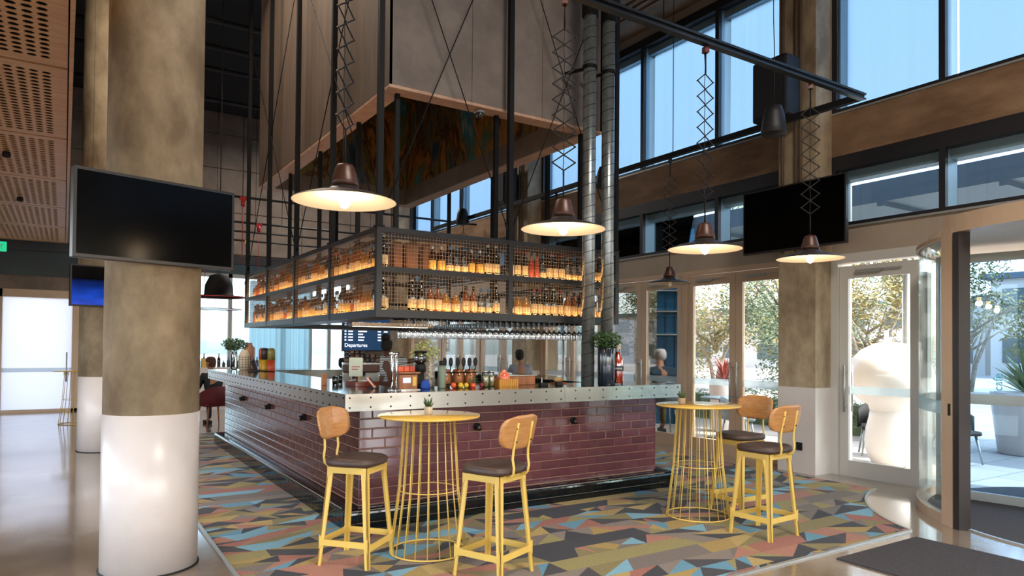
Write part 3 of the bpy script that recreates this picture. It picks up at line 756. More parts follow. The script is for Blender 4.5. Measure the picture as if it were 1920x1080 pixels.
# wire mesh panels
def wires(axis, a, b, z0, z1, off, step=.034, th=.003):
    m = MB(SO); n = int((b-a)/step); nz = int((z1-z0)/step)
    for i in range(n+1):
        t = a+(b-a)*i/n
        if axis == 'x': m.box(t-th/2, off, z0, t+th/2, off+th, z1)
        else: m.box(off, t-th/2, z0, off+th, t+th/2, z1)
    for i in range(nz+1):
        z = z0+(z1-z0)*i/nz
        if axis == 'x': m.box(a, off, z-th/2, b, off+th, z+th/2)
        else: m.box(off, a, z-th/2, off+th, b, z+th/2)
    m.ob('wire_mesh', copper_wire, sh)
copper_wire = mat('mesh_wire', '9a7a5c', .5, metal=.3)
for z0, z1 in ((ZB+.075, ZB+.44), (ZB+.49, ZT)):
    for a, b in ((SX0+.05, 4.0), (4.045, SX1-.05)): wires('x', a, b, z0, z1, SY0+.012)
    for a, b in ((SY0+.05, 7.68), (7.73, 9.12), (9.17, 10.57), (10.62, SY1-.05)): wires('y', a, b, z0, z1, SX0+.012, .04)
    wires('y', SY0+.05, SY0+SD, z0, z1, SX1-.012)
# hanging posts up to the ceiling (thing of their own: each is a post)
def post(x, y, w, label, grp='outer posts carrying the bottle shelf', z0=ZT+.045, z1=CZ):
    o = MB((x, y, z0)).box(x-w/2, y-w/2, z0, x+w/2, y+w/2, z1).box(x-w*.8, y-w*.8, z0, x+w*.8, y+w*.8, z0+.012).ob('hanging_post', black_metal)
    tag(o, label, 'post', grp)
fr_l = ['black hanging post at the near corner of the bottle shelf', 'black hanging post in the middle of the front shelf run', 'black hanging post at the right end of the front shelf run']
for x, l in zip((SX0+.03, 4.02, SX1-.03), fr_l): post(x, SY0+.03, .055, l)
for y, l in zip((7.7, 9.14, 10.59, SY1-.03), ('first', 'second', 'third', 'last')): post(SX0+.03, y, .055, 'black hanging post on the left shelf run, %s one behind the corner post' % l)
for y in (7.7, 9.14, 10.59, SY1-.03): post(SX1-.03, y, .05, 'black hanging post on the far right run of the shelf, seen inside the hood', 'right run posts of the bottle shelf')
for x in (4.02,): post(x, SY1-.03, .05, 'black hanging post in the middle of the far shelf run', 'far run posts of the bottle shelf')
for x in (SX0+SD-.03, 4.02, SX1-SD+.03): post(x, SY0+SD-.03, .045, 'slim black inner post rising behind the front shelf run', 'inner posts behind the front shelf run')
for y in (7.7, 9.14, 10.59): post(SX0+SD-.03, y, .045, 'slim black inner post rising behind the left shelf run', 'inner posts behind the left shelf run')
# bracing cables
def cable(a, b, label, r=.006):
    mb = MB(a).tube([a, b], r, 6)
    for p, q in ((a, b), (b, a)):
        d = (Vector(q)-Vector(p)).normalized()
        mb.tube([Vector(p)+d*.02, Vector(p)+d*.14], r*2.2, 8)
    tag(mb.ob('bracing_cable', black_metal), label, 'cable', 'bracing cables between the shelf posts')
yf = SY0+.03; xf = SX0+.03
cable((4.02, yf, ZT+.1), (SX0+.03, yf, 6.4), 'thin black bracing cable crossing the front left post bay, falling to the right')
cable((SX0+.03, yf, ZT+.1), (4.02, yf, 6.4), 'thin black bracing cable crossing the front left post bay, rising to the right')
cable((4.02, yf, 6.4), (5.52, yf, ZT+.1), 'thin black bracing cable crossing the front right post bay, falling to the right')
cable((4.02, yf, ZT+.1), (5.52, yf, 6.4), 'thin black bracing cable crossing the front right post bay, rising to the right')
cable((xf, SY1-.03, ZT+.1), (xf, 9.14, 6.6), 'thin black bracing cable across the far left bays, rising toward the corner')
cable((xf, SY1-.03, 6.6), (xf, 9.14, ZT+.1), 'thin black bracing cable across the far left bays, falling toward the corner')
cable((xf, SY0+.03, 6.6), (xf, 9.14, ZT+.1), 'thin black bracing cable across the near left bays, falling away')
cable((xf, SY0+.03, ZT+.1), (xf, 9.14, 6.6), 'thin black bracing cable across the near left bays, rising away')

# ---- bottles
label_w = mat('cream_label', 'e9cfa0', .6, noise='d8b784', scale=40)
label_y = mat('yellow_label', 'dcae50', .6)
label_r = mat('red_label', 'b0452c', .6)
gl_amber = mat('amber_spirit', '8a4312', .08, coat=.5, spec=.8)
gl_dark = mat('dark_green_bottle', '17150c', .08, coat=.5, spec=.8)
gl_brown = mat('brown_bottle', '3a1c0c', .1, coat=.5)
gl_red = mat('red_spirit', 'a53016', .1, coat=.5)
gl_gold = mat('gold_spirit', 'b8782a', .1, coat=.5)
gl_clear = glassmat('clear_bottle', (.80, .80, .78), 2.0, .02)
cap_k = mat('dark_cap', '120f10', .4); cap_r = mat('red_cap', '8a1f1c', .4); cap_b = mat('blue_cap', '2f6d92', .4); cap_s = mat('silver_cap', 'c0bdb8', .3, metal=.8); cap_c = mat('cork_stopper', 'a2734a', .7)
def prof(r, hb, rn, ht): return [(r*.9, 0), (r, .008), (r, hb), (r*.82, hb+r*.7), (rn, hb+r*1.5), (rn, ht)]
kinds = []
def bottle(kind, words, r, hb, rn, ht, gm, lm, l0, l1, cm):
    t = thing(kind, (0, 0, -50), words, 'bottle')
    MB().lathe(prof(r, hb, rn, ht), 12).ob('glass_body', gm, t)
    MB().lathe([(r+.0006, l0), (r+.0012, l0+.002), (r+.0012, l1-.002), (r+.0006, l1)], 12).ob('label', lm, t)
    MB().lathe([(rn+.002, ht-.035), (rn+.003, ht-.03), (rn+.003, ht), (rn*.5, ht+.003)], 10).ob('cap', cm, t)
    kinds.append((t, words, r)); return t
bottle('whisky_bottle', 'amber whisky bottle with cream label', .041, .155, .014, .28, gl_amber, label_w, .025, .125, cap_k)
bottle('wine_bottle', 'dark wine bottle with cream label', .037, .185, .014, .30, gl_dark, label_w, .03, .13, cap_r)
bottle('gin_bottle', 'clear gin bottle with blue cap', .040, .16, .014, .27, gl_clear, label_w, .02, .07, cap_b)
bottle('rum_bottle', 'brown rum bottle with yellow label', .040, .15, .015, .26, gl_brown, label_y, .02, .11, cap_s)
bottle('squat_bottle', 'squat golden bottle with cork', .05, .11, .016, .20, gl_gold, label_w, .02, .09, cap_c)
bottle('slim_bottle', 'slim red bottle with red label', .030, .17, .012, .29, gl_red, label_r, .03, .11, cap_k)
bottle('champagne_bottle', 'champagne bottle with foil neck', .044, .19, .016, .33, gl_dark, label_w, .03, .12, cap_s)
bottle('clear_bottle', 'clear vodka bottle with red label', .038, .17, .014, .29, gl_clear, label_r, .03, .10, cap_s)
used = set()
def place_bottle(ki, x, y, z, where, s=1):
    t, words, r = kinds[ki]
    if ki not in used: used.add(ki); o = t
    else: o = copy_tree(t)
    o.location = (x, y, z); o.rotation_euler = (0, 0, rnd.uniform(0, 6.28)); o.scale = (s, s, s)
    o['label'] = words+' on '+where; o['group'] = words.split(' with')[0]+'s on the '+where
bays_f = [(SX0+.42, 3.95, 'front run left of middle post'), (4.09, SX1-.09, 'front run right of middle post')]
bays_l = [(SY0+.12, 7.64, 'left run, nearest bay'), (7.76, 9.08, 'left run, second bay'), (9.2, 10.53, 'left run, third bay'), (10.65, SY1-.1, 'left run, farthest bay')]
seqs = {0: [4, 4, 2, 1, 1, 2, 2, 0, 0, 1, 6, 6, 0, 3], 1: [6, 2, 4, 4, 7, 7, 1, 1, 0, 0, 3, 5, 6, 3]}
lastk = -1
for tier in (0, 1):
    z = ZS[tier]; tn = ('lower', 'upper')[tier]
    for bi, (a, b, nm) in enumerate(bays_f):
        x = a; k = rnd.randrange(14); 
        if tier == 1 and bi == 0: x = 3.15
        while x < b:
            run_n = rnd.choice((2, 2, 3, 1)); ki = rnd.choice([q for q in (0, 1, 2, 3, 4, 5, 6, 7, 0, 1, 6, 2) if q != lastk and not (q == 5 and lastk == 7)]); lastk = ki
            sp_ = kinds[ki][2]*2+rnd.uniform(.006, .02)
            for q in range(run_n):
                if x > b: break
                place_bottle(ki, x, SY0+.12+rnd.uniform(-.01, .01), z, tn+' tier, '+nm); x += sp_
    for bi, (a, b, nm) in enumerate(bays_l):
        y = a
        while y < b:
            run_n = rnd.choice((2, 2, 3, 1)); ki = rnd.choice([q for q in (0, 1, 2, 3, 4, 5, 6, 7, 0, 3, 2) if q != lastk]); lastk = ki
            sp_ = kinds[ki][2]*2+rnd.uniform(.006, .022)
            for q in range(run_n):
                if y > b: break
                place_bottle(ki, SX0+.13+rnd.uniform(-.01, .01), y, z, tn+' tier, '+nm); y += sp_
    place_bottle(6, SX0+.1, SY0+.09+.0, z, tn+' tier at the near corner post')
    for y in (6.75, 6.9, 7.02, 7.2, 7.34): place_bottle(rnd.choice((0, 1, 3, 4)), SX1-.12, y, z, tn+' tier of the right run')
# two wooden boxes upper shelf, jug lower
for x, w_ in ((2.78, .09), (2.93, .13), (3.09, .07)):
    o = MB((x, SY0+.19, ZS[1])).box(x-w_/2, SY0+.14, ZS[1], x+w_/2, SY0+.24, ZS[1]+.27).box(x-w_/2+.01, SY0+.135, ZS[1]+.02, x+w_/2-.01, SY0+.14, ZS[1]+.25).ob('gift_box', mat('kraft_box_%d' % int(w_*100), '6a4630', .7))
    tag(o, {9: 'tall brown gift box on the upper front shelf, nearest the corner', 13: 'widest brown gift box on the upper front shelf', 7: 'narrow brown gift box beside the first whisky bottles'}[int(w_*100)], 'box')

# ---- stemmed glasses under the front run
rk = thing('glass_rack', (3.9, 6.75, ZB-.03), 'row of dark hanging glass rails under the front shelf run', 'rack')
ra = MB((3.9, 6.75, ZB-.03))
for i in range(33):
    x = 2.86+i*.072; ra.box(x-.004, 6.36, ZB-.014, x+.004, 6.625, ZB-.002)
ra.ob('rails', black_metal, rk)
MB((3.9, 6.75, ZB-.03)).box(2.82, 6.60, ZB-.012, 5.2, 6.625, ZB-.001).ob('carrier_bar', black_metal, rk)
gp = [(.032, 0), (.032, -.002), (.004, -.006), (.0035, -.085), (.012, -.095), (.034, -.115), (.040, -.14), (.036, -.185), (.033, -.195)]
gme = MB().lathe([(r, z) for r, z in gp][:-1]+[(.034, -.19)], 12).mesh('wine_glass', glass_wine)
# drop end cap of the bowl (open rim)
gb = MB(); prf = [(.0345, -.002), (.004, -.006), (.0035, -.085), (.012, -.095), (.034, -.115), (.040, -.14), (.036, -.185), (.034, -.192)]
vs = []; fs = []; n = 12
for r, z in prf:
    for k in range(n): a = 2*PI*k/n; vs.append((r*math.cos(a), r*math.sin(a), z))
for i in range(len(prf)-1):
    for k in range(n): fs.append((i*n+k, i*n+(k+1) % n, (i+1)*n+(k+1) % n, (i+1)*n+k))
fs.append(tuple(range(n)))
gb.add(vs, fs, True); gme = gb.mesh('wine_glass', glass_wine)
for j, y in enumerate((6.40, 6.49, 6.58)):
    for i in range(32):
        o = inst('wine_glass', gme, (2.896+i*.072, y+rnd.uniform(-.006, .006), ZB-.005)); o.rotation_euler = (rnd.uniform(-.02, .02), rnd.uniform(-.02, .02), 0)
        tag(o, 'stemmed wine glass hanging upside down under the front shelf, %s row' % ('front', 'second', 'third', 'back')[j], 'glass', 'wine glasses hanging under the front shelf, %s row' % ('front', 'second', 'third', 'back')[j])
# strip light under the shelf
t = thing('strip_light', (3.15, 8.6, ZB-.05), 'silver strip light under the dark underside of the shelf above the till', 'light')
MB((3.15, 8.6, ZB-.05)).box(2.85, 7.9, ZB-.045, 3.9, 8.05, ZB-.0).ob('housing', steel, t)
MB((3.15, 8.6, ZB-.05)).box(2.9, 7.92, ZB-.048, 3.85, 8.03, ZB-.045).ob('diffuser', mat('strip_diffuser', 'ffffff', .5, emit='fff0d8', es=2.5), t)

# ------------------------------------------------------------------ concrete hood with painting
HX0, HX1, HY0, HY1, HZ = 2.68, 5.43, 6.45, 11.95, 4.2
HO = (4.05, 9.2, HZ)
hd = thing('suspended_hood', HO, 'huge suspended concrete clad hood box above the bar with a painting inside', 'hood')
T = .2
hm = MB(HO).box(HX0+.03, HY0+.03, HZ+.02, HX1-.03, HY0+T, CZ).box(HX0+.03, HY0+T, HZ+.02, HX0+T, HY1-T, CZ).box(HX1-T, HY0+T, HZ+.02, HX1-.03, HY1-T, CZ).box(HX0+.03, HY1-T, HZ+.02, HX1-.03, HY1-.03, CZ)
hm.ob('core', hood_edge, hd)
for a, b in ((HX0, 3.62), (3.625, 4.54), (4.545, HX1)): MB(HO).box(a, HY0, HZ+.03, b, HY0+.03, CZ).ob('front_panel', hood_mat, hd)
for a, b in ((HY0, 7.7), (7.705, 9.1), (9.105, 10.5), (10.505, HY1)):
    MB(HO).box(HX0-.002, a+.0, HZ+.03, HX0+.03, b, CZ).ob('side_panel', hood_side, hd); MB(HO).box(HX1-.03, a, HZ+.03, HX1, b, CZ).ob('side_panel', hood_mat, hd)
rim = MB(HO)
rim.box(HX0, HY0, HZ, HX1, HY0+T, HZ+.03).box(HX0, HY0+T, HZ, HX0+T, HY1-T, HZ+.03).box(HX1-T, HY0+T, HZ, HX1, HY1-T, HZ+.03).box(HX0, HY1-T, HZ, HX1, HY1, HZ+.03)
rim.ob('rim', hood_edge, hd)
fr = [(HX0+T, HY1-T-.01, HX1-T, HY1-T), (HX1-T-.01, HY0+T, HX1-T, HY1-T-.01), (HX0+T, HY0+T, HX0+T+.01, HY1-T-.01), (HX0+T, HY0+T, HX1-T, HY0+T+.01)]
for x0, y0, x1, y1 in fr:
    MB(HO).box(x0, y0, HZ+.28, x1, y1, CZ).ob('painting_panel', painting_m, hd)
    dx = -.012
MB(HO).box(HX1-T-.03, HY0+T, HZ+.0, HX1-T, HY1-T, HZ+.28).box(HX0+T, HY1-T-.03, HZ, HX1-T-.03, HY1-T, HZ+.28).ob('inner_band', concrete_panel, hd)
t = thing('dome_camera', (3.78, 6.55, HZ), 'small dome security camera under the front edge of the hood', 'camera')
MB((0, 0, 0)).lathe([(.06, 0), (.06, -.03)], 16).ob('base', silver_frame, t); MB().lathe([(.05, -.03), (.045, -.06), (.025, -.08), (.001, -.087)], 16).ob('dome', mat('smoked_dome', '1b1b1d', .08, coat=1), t)

# ------------------------------------------------------------------ spiral ducts
def duct(x, y, label):
    t = thing('spiral_duct', (x, y, 1.2), label, 'duct'); r = .073
    pr = []; z = 0
    while z < 4.15: pr += [(r, z), (r, z+.112), (r+.004, z+.116), (r+.004, z+.122)]; z += .126
    # one helical seam instead of rings
    MB().lathe([(r, 0), (r, 4.15)], 28).ob('pipe', galv, t)
    pts = []; n = int(4.15/.126*12)
    for i in range(n): a = 2*PI*i/12; pts.append((r*math.cos(a), r*math.sin(a), .02+i*.126/12))
    MB().tube(pts, .0042, 4).ob('seam', black_metal, t)
    MB().lathe([(r+.02, 4.15), (r+.02, 6.55)], 24).ob('upper_sleeve', black_metal, t)
    for z in (3.55,): MB().lathe([(r+.012, z), (r+.012, z+.035)], 24).ob('clamp', black_metal, t)
    MB().bar((0, 0, 3.57), (-.12, .3, 3.57), .03).ob('clamp_arm', black_metal, t)
duct(4.925, 6.07, 'left one of two silver spiral ducts standing on the front counter')
duct(5.20, 6.07, 'right one of two silver spiral ducts standing on the front counter')

# ------------------------------------------------------------------ suspended track rail and scissor lamps
RZ = 4.15
t = thing('suspended_rail', (6.6, 3.9, RZ), 'long dark steel lamp rail hanging in front of the windows', 'rail')
O = (6.6, 3.9, RZ)
MB(O).box(-2.0, 3.87, RZ, 6.66, 3.93, RZ+.02).box(-2.0, 3.89, RZ-.03, 6.66, 3.91, RZ).box(-2.0, 3.87, RZ-.045, 6.66, 3.93, RZ-.03).ob('rail_bar', mat('rail_steel', '33373b', .28, metal=.8), t)
MB(O).box(6.60, 3.93, RZ-.045, 6.66, 13.5, RZ+.02).ob('rail_bar', black_metal, t)
for x, y in ((1.6, 3.9), (3.9, 3.9), (6.2, 3.9), (6.63, 6.45), (6.63, 9.2), (6.63, 12.0)):
    MB(O).tube([(x, y, RZ), (x, y, CZ)], .006, 6).ob('suspension_wire', black_metal, t)
def scissor_lamp(x, y, zl, label, rz, ztop=RZ-.05, lit=True, n=8, w=.075, R=.3, power=3.2):
    t = thing('scissor_pendant_lamp', (x, y, zl), label, 'pendant lamp', 'enamel pendant lamps on scissor arms', rz)
    zt = ztop-zl
    MB().lathe([(R, 0), (R-.004, .006), (R*.72, .035), (R*.42, .052), (.075, .085), (.07, .10)], 48, cap=False).ob('shade', lamp_out, t)
    # inside of the shade
    MB().lathe([(R-.003, .001), (R*.72, .029), (R*.42, .046), (.07, .079), (.0005, .082)][::-1], 48, cap=False).ob('shade_lining', lamp_in, t)
    MB().lathe([(.082, .09), (.078, .12), (.055, .2), (.045, .215), (.01, .225)], 24).ob('cap', copper, t)
    MB().lathe([(.012, .04), (.03, .02), (.034, -.005), (.022, -.03), (.001, -.04)], 14).ob('bulb', bulb_m if lit else lamp_in, t)
    if lit:
        l = bpy.data.lights.new('lamp_light', 'POINT'); l.energy = power; l.color = (1, .80, .58); l.shadow_soft_size = .05
        lo = bpy.data.objects.new('lamp_light', l); COL.objects.link(lo); lo.parent = t; lo.location = (0, 0, -.075)
    MB().tube([(0, 0, .2), (0, 0, .42)], .006, 6).ob('stem', black_metal, t)
    z0 = .42; z1 = zt-.22; st = (z1-z0)/n
    am = MB(); pv = MB()
    for k in range(n):
        za, zb = z0+k*st, z0+(k+1)*st; zc = (za+zb)/2
        am.bar((0, 0, za), (-w, 0, zc), .009, .004, side=(0, 1, 0)); am.bar((0, .006, za), (w, .006, zc), .009, .004, side=(0, 1, 0))
        am.bar((-w, 0, zc), (0, 0, zb), .009, .004, side=(0, 1, 0)); am.bar((w, .006, zc), (0, .006, zb), .009, .004, side=(0, 1, 0))
        for p in ((-w, 0, zc), (w, .006, zc), (0, .003, zb)): pv.tube([(p[0], p[1]-.008, p[2]), (p[0], p[1]+.008, p[2])], .006, 6)
    am.ob('scissor_arm', black_metal, t); pv.ob('pivot_pins', copper, t)['kind'] = 'stuff'
    cp = [(0.004*math.sin(i*2.1), .012, .2+(zt-.25)*i/14) for i in range(15)]
    MB().tube(cp, .003, 5).ob('cord', rubber, t)
    MB().tube([(0, 0, z1), (0, 0, zt-.03)], .007, 6).ob('hanger_rod', black_metal, t)
    MB().box(-.02, -.025, zt-.05, .02, .025, zt+.0).ob('rail_hook', mat('red_hook', '5e2a26', .4) if lit else black_metal, t)
    return t
vr = math.atan2(-math.sin(YAW), math.cos(YAW))
scissor_lamp(1.36, 3.92, 2.455, 'largest looking lit pendant lamp on a scissor arm, left above the brick corner', vr+1.25, w=.09)
scissor_lamp(2.95, 3.92, 2.45, 'lit scissor arm pendant lamp, second from the left, in front of the bottle shelf', vr, w=.082, n=9)
scissor_lamp(4.40, 3.92, 2.43, 'lit scissor arm pendant lamp, third from the left, in front of the door glass', vr+.3)
scissor_lamp(5.82, 3.92, 2.46, 'rightmost lit scissor arm pendant lamp, in front of the square column screen', vr-.3, w=.08)
scissor_lamp(6.63, 6.5, 2.46, 'unlit dark pendant lamp on a scissor arm, small, over the round table by the doors', vr, lit=False, n=9, w=.085, R=.28)
scissor_lamp(6.63, 9.0, 2.5, 'unlit dark pendant lamp on a scissor arm hidden behind the silver ducts', vr, lit=False, n=9)
scissor_lamp(6.63, 12.1, 2.5, 'unlit dark pendant lamp on a scissor arm farthest along the rail', vr, lit=False, n=9)

def bell(x, y, z, r, h, label, m=None, ztop=CZ, name='pendant_speaker', cat='speaker', inner=None):
    t = thing(name, (x, y, z), label, cat)
    MB().lathe([(r*.93, 0), (r, .012), (r*.97, h*.25), (r*.8, h*.7), (r*.6, h*.95), (r*.3, h), (.001, h+.005)], 28).ob('body', m or sp, t)
    MB().lathe([(r*.9, -.002), (r*.9, .002)], 28).ob('grille', inner or rubber, t)
    MB().tube([(.01*math.sin(i*1.3), 0, h+(ztop-z-h)*i/12) for i in range(13)], .005, 6).ob('cord', rubber, t)
bell(6.2, 4.6, 3.86, .13, .31, 'black bell shaped pendant speaker hanging in front of the upper windows')
bell(6.45, 7.6, 3.9, .13, .31, 'black bell shaped pendant speaker half hidden behind the right duct')
bell(6.5, 11.9, 4.0, .13, .31, 'black bell shaped pendant speaker seen through the open hood')
bell(3.0, 12.6, 6.1, .19, .65, 'brown bell pendant lamp high behind the round column', copper, name='bell_pendant_lamp', cat='pendant lamp', inner=lamp_in)
# left background lamps
def dome(x, y, z, r, label, m, rimm, h=.2):
    t = thing('dome_pendant_lamp', (x, y, z), label, 'pendant lamp')
    MB().lathe([(r*1.3, 0), (r*1.28, .012), (r*.72, .03), (r*.68, h*.5), (r*.45, h*.9), (.02, h)], 28, cap=False).ob('shade', m, t)
    MB().lathe([(r*1.31, -.012), (r*1.31, 0)], 28, cap=False).ob('rim', rimm, t)
    MB().tube([(0, 0, h), (0, 0, CZ-z)], .005, 6).ob('cord', rubber, t)
redr = mat('red_rim', 'c22c30', .4)
dome(2.3, 13.2, 2.46, .34, 'black dome pendant lamp with red rim behind the round column', rubber, redr, .42)
dome(3.0, 17.6, 2.45, .45, 'wide flat pendant lamp with pink rim hanging far behind the round column', glass, redr, .06)
t = thing('drum_pendant_lamp', (2.2, 12.6, 2.95), 'dark perforated drum pendant lamp beside the large screen edge', 'pendant lamp')
MB().lathe([(.18, 0), (.18, .25), (.02, .26)], 24).ob('drum', copper, t); MB().tube([(0, 0, .26), (0, 0, 4.8)], .006, 6).ob('cord', rubber, t)
t = thing('drum_pendant_lamp', (.3, 11.3, 2.98), 'silver perforated drum pendant lamp above the blue screen', 'pendant lamp')
MB().lathe([(.10, 0), (.10, .2), (.02, .21)], 24).ob('drum', galv, t); MB().lathe([(.14, -.012), (.14, 0)], 24).ob('rim', copper, t); MB().tube([(0, 0, .2), (0, 0, 4.8)], .002, 6).ob('cord', rubber, t)
for x, y, z, l in ((2.66, 12.7, 2.52, 'small bare bulb pendant with dark holder left of the bottle shelf'),):
    t = thing('bulb_pendant', (x, y, z), l, 'pendant lamp')
    MB().lathe([(.03, .14), (.035, .17), (.02, .24)], 12).ob('holder', copper, t)
    MB().lathe([(.001, -.04), (.03, -.02), (.045, .04), (.045, .1), (.028, .15)], 14).ob('bulb', mat('soft_bulb', 'ffe6c8', .3, emit='ffd9a8', es=1.6), t)
    MB().tube([(0, 0, .24), (0, 0, 5.2)], .004, 6).ob('cord', rubber, t)
# rails with coloured lamp hooks across the far wall
for i, (y, z) in enumerate(((14.5, 4.55), (16.0, 4.3), (17.4, 4.1), (18.6, 4.5))):
    t = thing('far_rail', (4, y, z), ('nearest', 'second nearest', 'third nearest', 'farthest')[i]+' thin dark rail strung across in front of the far concrete wall', 'rail')
    MB((4, y, z)).tube([(1.5, y, z), (8.3, y, z)], .025, 8).ob('rail_tube', pipe_dark, t)
    for x in (2.0, 4.1, 6.2): MB((4, y, z)).tube([(x, y, z), (x, y, CZ)], .006, 5).ob('suspension_wire', pipe_dark, t)
for x, y, z, m, l in ((2.95, 14.5, 4.5, redr, 'red cable hook on the nearest far rail'), (2.5, 16.0, 4.25, redr, 'red cable hook on the far rail beside the large screen'), (3.6, 16.0, 4.25, redr, 'second red cable hook on the far rail'), (3.65, 17.4, 4.05, label_y, 'yellow cable hook on the far rail')):
    o = MB((x, y, z)).box(x-.06, y-.03, z-.02, x+.06, y+.03, z+.06).tube([(x, y, z-.14), (x, y, z)], .04, 8).tube([(x, y, z-1.3), (x, y, z-.1)], .006, 5).ob('cable_hook', m); tag(o, l, 'hook')

# ------------------------------------------------------------------ stools and tables
def superell(w, d, n, e=4, front=1.0):
    out = []
    for k in range(n):
        a = 2*PI*k/n; c, s = math.cos(a), math.sin(a)
        x = abs(c)**(2/e)*(1 if c >= 0 else -1)*w; y = abs(s)**(2/e)*(1 if s >= 0 else -1)*d
        if y > 0: x *= 1-(1-front)*(y/d)
        out.append((x, y))
    return out
def make_stool():
    t = thing('bar_stool', (0, 0, 0), 'stool', 'bar stool', 'yellow bar stools')
    # padded seat
    mb = MB(); n = 32; ringsd = [(.93, .722), (1.0, .732), (1.02, .748), (1.0, .764), (.93, .774), (.7, .774), (.35, .768)]
    vs = []; fs = []
    for sc, z in ringsd:
        for k, (x, y) in enumerate(superell(.205*sc, .20*sc, n, 3.4, .92)): vs.append((x, y+.0, z+(.008*(x/.2)**2 if z > .76 else 0)-(.012 if y > .12 and z < .77 else 0)*0))
    for i in range(len(ringsd)-1):
        for k in range(n): fs.append((i*n+k, i*n+(k+1) % n, (i+1)*n+(k+1) % n, (i+1)*n+k))
    fs.append(tuple(range(n))[::-1]); fs.append(tuple(range((len(ringsd)-1)*n, len(ringsd)*n)))
    mb.add(vs, fs, True).ob('seat', seat_m, t)
    tz, tp, bt = .70, .158, .21
    def P(sx, sy, z):
        q = tp+(bt-tp)*(1-z/.715); return Vector((sx*q, sy*q, z))
    for sx in (-1, 1):
        for sy in (-1, 1):
            # tapering L section: two flat plates at right angles
            m = MB()
            for ax in (0, 1):
                tw, bw, th = .046, .030, .012
                top_, bot = P(sx, sy, .718), P(sx, sy, 0)
                dirn = Vector((-sx, 0, 0)) if ax == 0 else Vector((0, -sy, 0)); nrm = Vector((0, -sy, 0)) if ax == 0 else Vector((-sx, 0, 0))
                vs = []
                for p, w in ((top_, tw), (bot, bw)):
                    vs += [p, p+dirn*w, p+dirn*w+nrm*th, p+nrm*th]
                m.add(vs, [(0, 1, 2, 3), (7, 6, 5, 4), (0, 4, 5, 1), (1, 5, 6, 2), (2, 6, 7, 3), (3, 7, 4, 0)])
            m.ob('leg', yellow, t)
    # upper rails with rounded gussets, and lower foot rails that flare at the legs
    def rail(p0, p1, zt, zb, g, name, arch=0):
        m = MB(); d = (p1-p0); L = d.length; d.normalize(); nrm = Vector((d.y, -d.x, 0))*.006
        K = 12; vs = []; fs = []
        for k in range(K+1):
            s_ = L*k/K; e_ = min(s_, L-s_); gg = 0
            if e_ < g: gg = g-math.sqrt(max(0, g*g-(g-e_)**2))
            lift = arch*math.sin(PI*k/K)
            for z in (zt+(gg if name == 'foot_rail' else 0)+lift, zb-gg+lift): vs += [p0+d*s_+nrm+Vector((0, 0, z-p0.z)), p0+d*s_-nrm+Vector((0, 0, z-p0.z))]
        for k in range(K):
            a = 4*k; b = a+4; fs += [(a, b, b+2, a+2), (a+1, a+3, b+3, b+1), (a, a+1, b+1, b), (a+2, b+2, b+3, a+3)]
        m.add(vs, fs).ob(name, yellow, t)
    for a, b in (((-1, 1), (1, 1)), ((-1, -1), (1, -1)), ((-1, -1), (-1, 1)), ((1, -1), (1, 1))):
        p0, p1 = P(*a, .70), P(*b, .70); rail(p0, p1, .718, .672, .035, 'top_rail')
        hz = .15 if a[1] == b[1] and a[1] == 1 else .17
        p0, p1 = P(*a, hz), P(*b, hz); rail(p0, p1, hz+.022, hz-.022, .03, 'foot_rail', 0)
    for sx in (-1, 1):
        pts = [(sx*.085, -.10, .712), (sx*.085, -.17, .708), (sx*.087, -.205, .712), (sx*.09, -.226, .735), (sx*.094, -.232, .78), (sx*.096, -.222, .84), (sx*.092, -.226, .90), (sx*.088, -.252, 1.03), (sx*.087, -.262, 1.09)]
        MB().tube(pts, [.009]*len(pts), 8).ob('back_post', yellow, t)
    # plywood backrest
    NU, NV = 14, 10; vs = []; fs = []
    for side in (0, 1):
        for j in range(NV+1):
            v = j/NV; q = 2*v-1; hw = .228*(max(0, 1-abs(q)**3.4))**(1/3.4)
            hw = max(hw, .09)*(.93+.07*v)
            for i in range(NU+1):
                u = (2*i/NU-1)*hw; y = -.214-.05*v+.95*u*u; z = .905+.235*v
                vs.append((u, y-(.014 if side else 0)*1, z))
    n1 = (NU+1)*(NV+1)
    for j in range(NV):
        for i in range(NU):
            a = j*(NU+1)+i; fs.append((a, a+NU+1, a+NU+2, a+1)); b = a+n1; fs.append((b, b+1, b+NU+2, b+NU+1))
    rim_ = [i for i in range(NU+1)]+[j*(NU+1)+NU for j in range(1, NV+1)]+[NV*(NU+1)+i for i in range(NU-1, -1, -1)]+[j*(NU+1) for j in range(NV-1, 0, -1)]
    for k in range(len(rim_)):
        a, b = rim_[k], rim_[(k+1) % len(rim_)]; fs.append((a, b, b+n1, a+n1))
    br = MB().add(vs, fs, True).ob('backrest', oak, t)
    sc = MB()
    for sx in (-1, 1):
        for z in (.96, 1.05): sc.tube([(sx*.09, -.262+.1*(1.05-z)*1, z), (sx*.09, -.25, z)], .007, 8)
    sc.ob('screws', black_metal, br)
    return t
stool = make_stool()
spots = [(1.875, 5.04, -139, 'yellow bar stool left of the near table, its oak back towards the brick corner'),
         (2.60, 4.25, 23, 'yellow bar stool right of the near table, nearest to the viewer'),
         (5.16, 3.92, 3, 'yellow bar stool at the right table, front one of the pair'),
         (5.66, 4.58, 88, 'rear yellow bar stool at the right table, in front of the glass doors')]
for i, (x, y, a, l) in enumerate(spots):
    o = stool if i == 0 else copy_tree(stool)
    o.location = (x, y, .008); o.rotation_euler = (0, 0, math.radians(a)); o['label'] = l
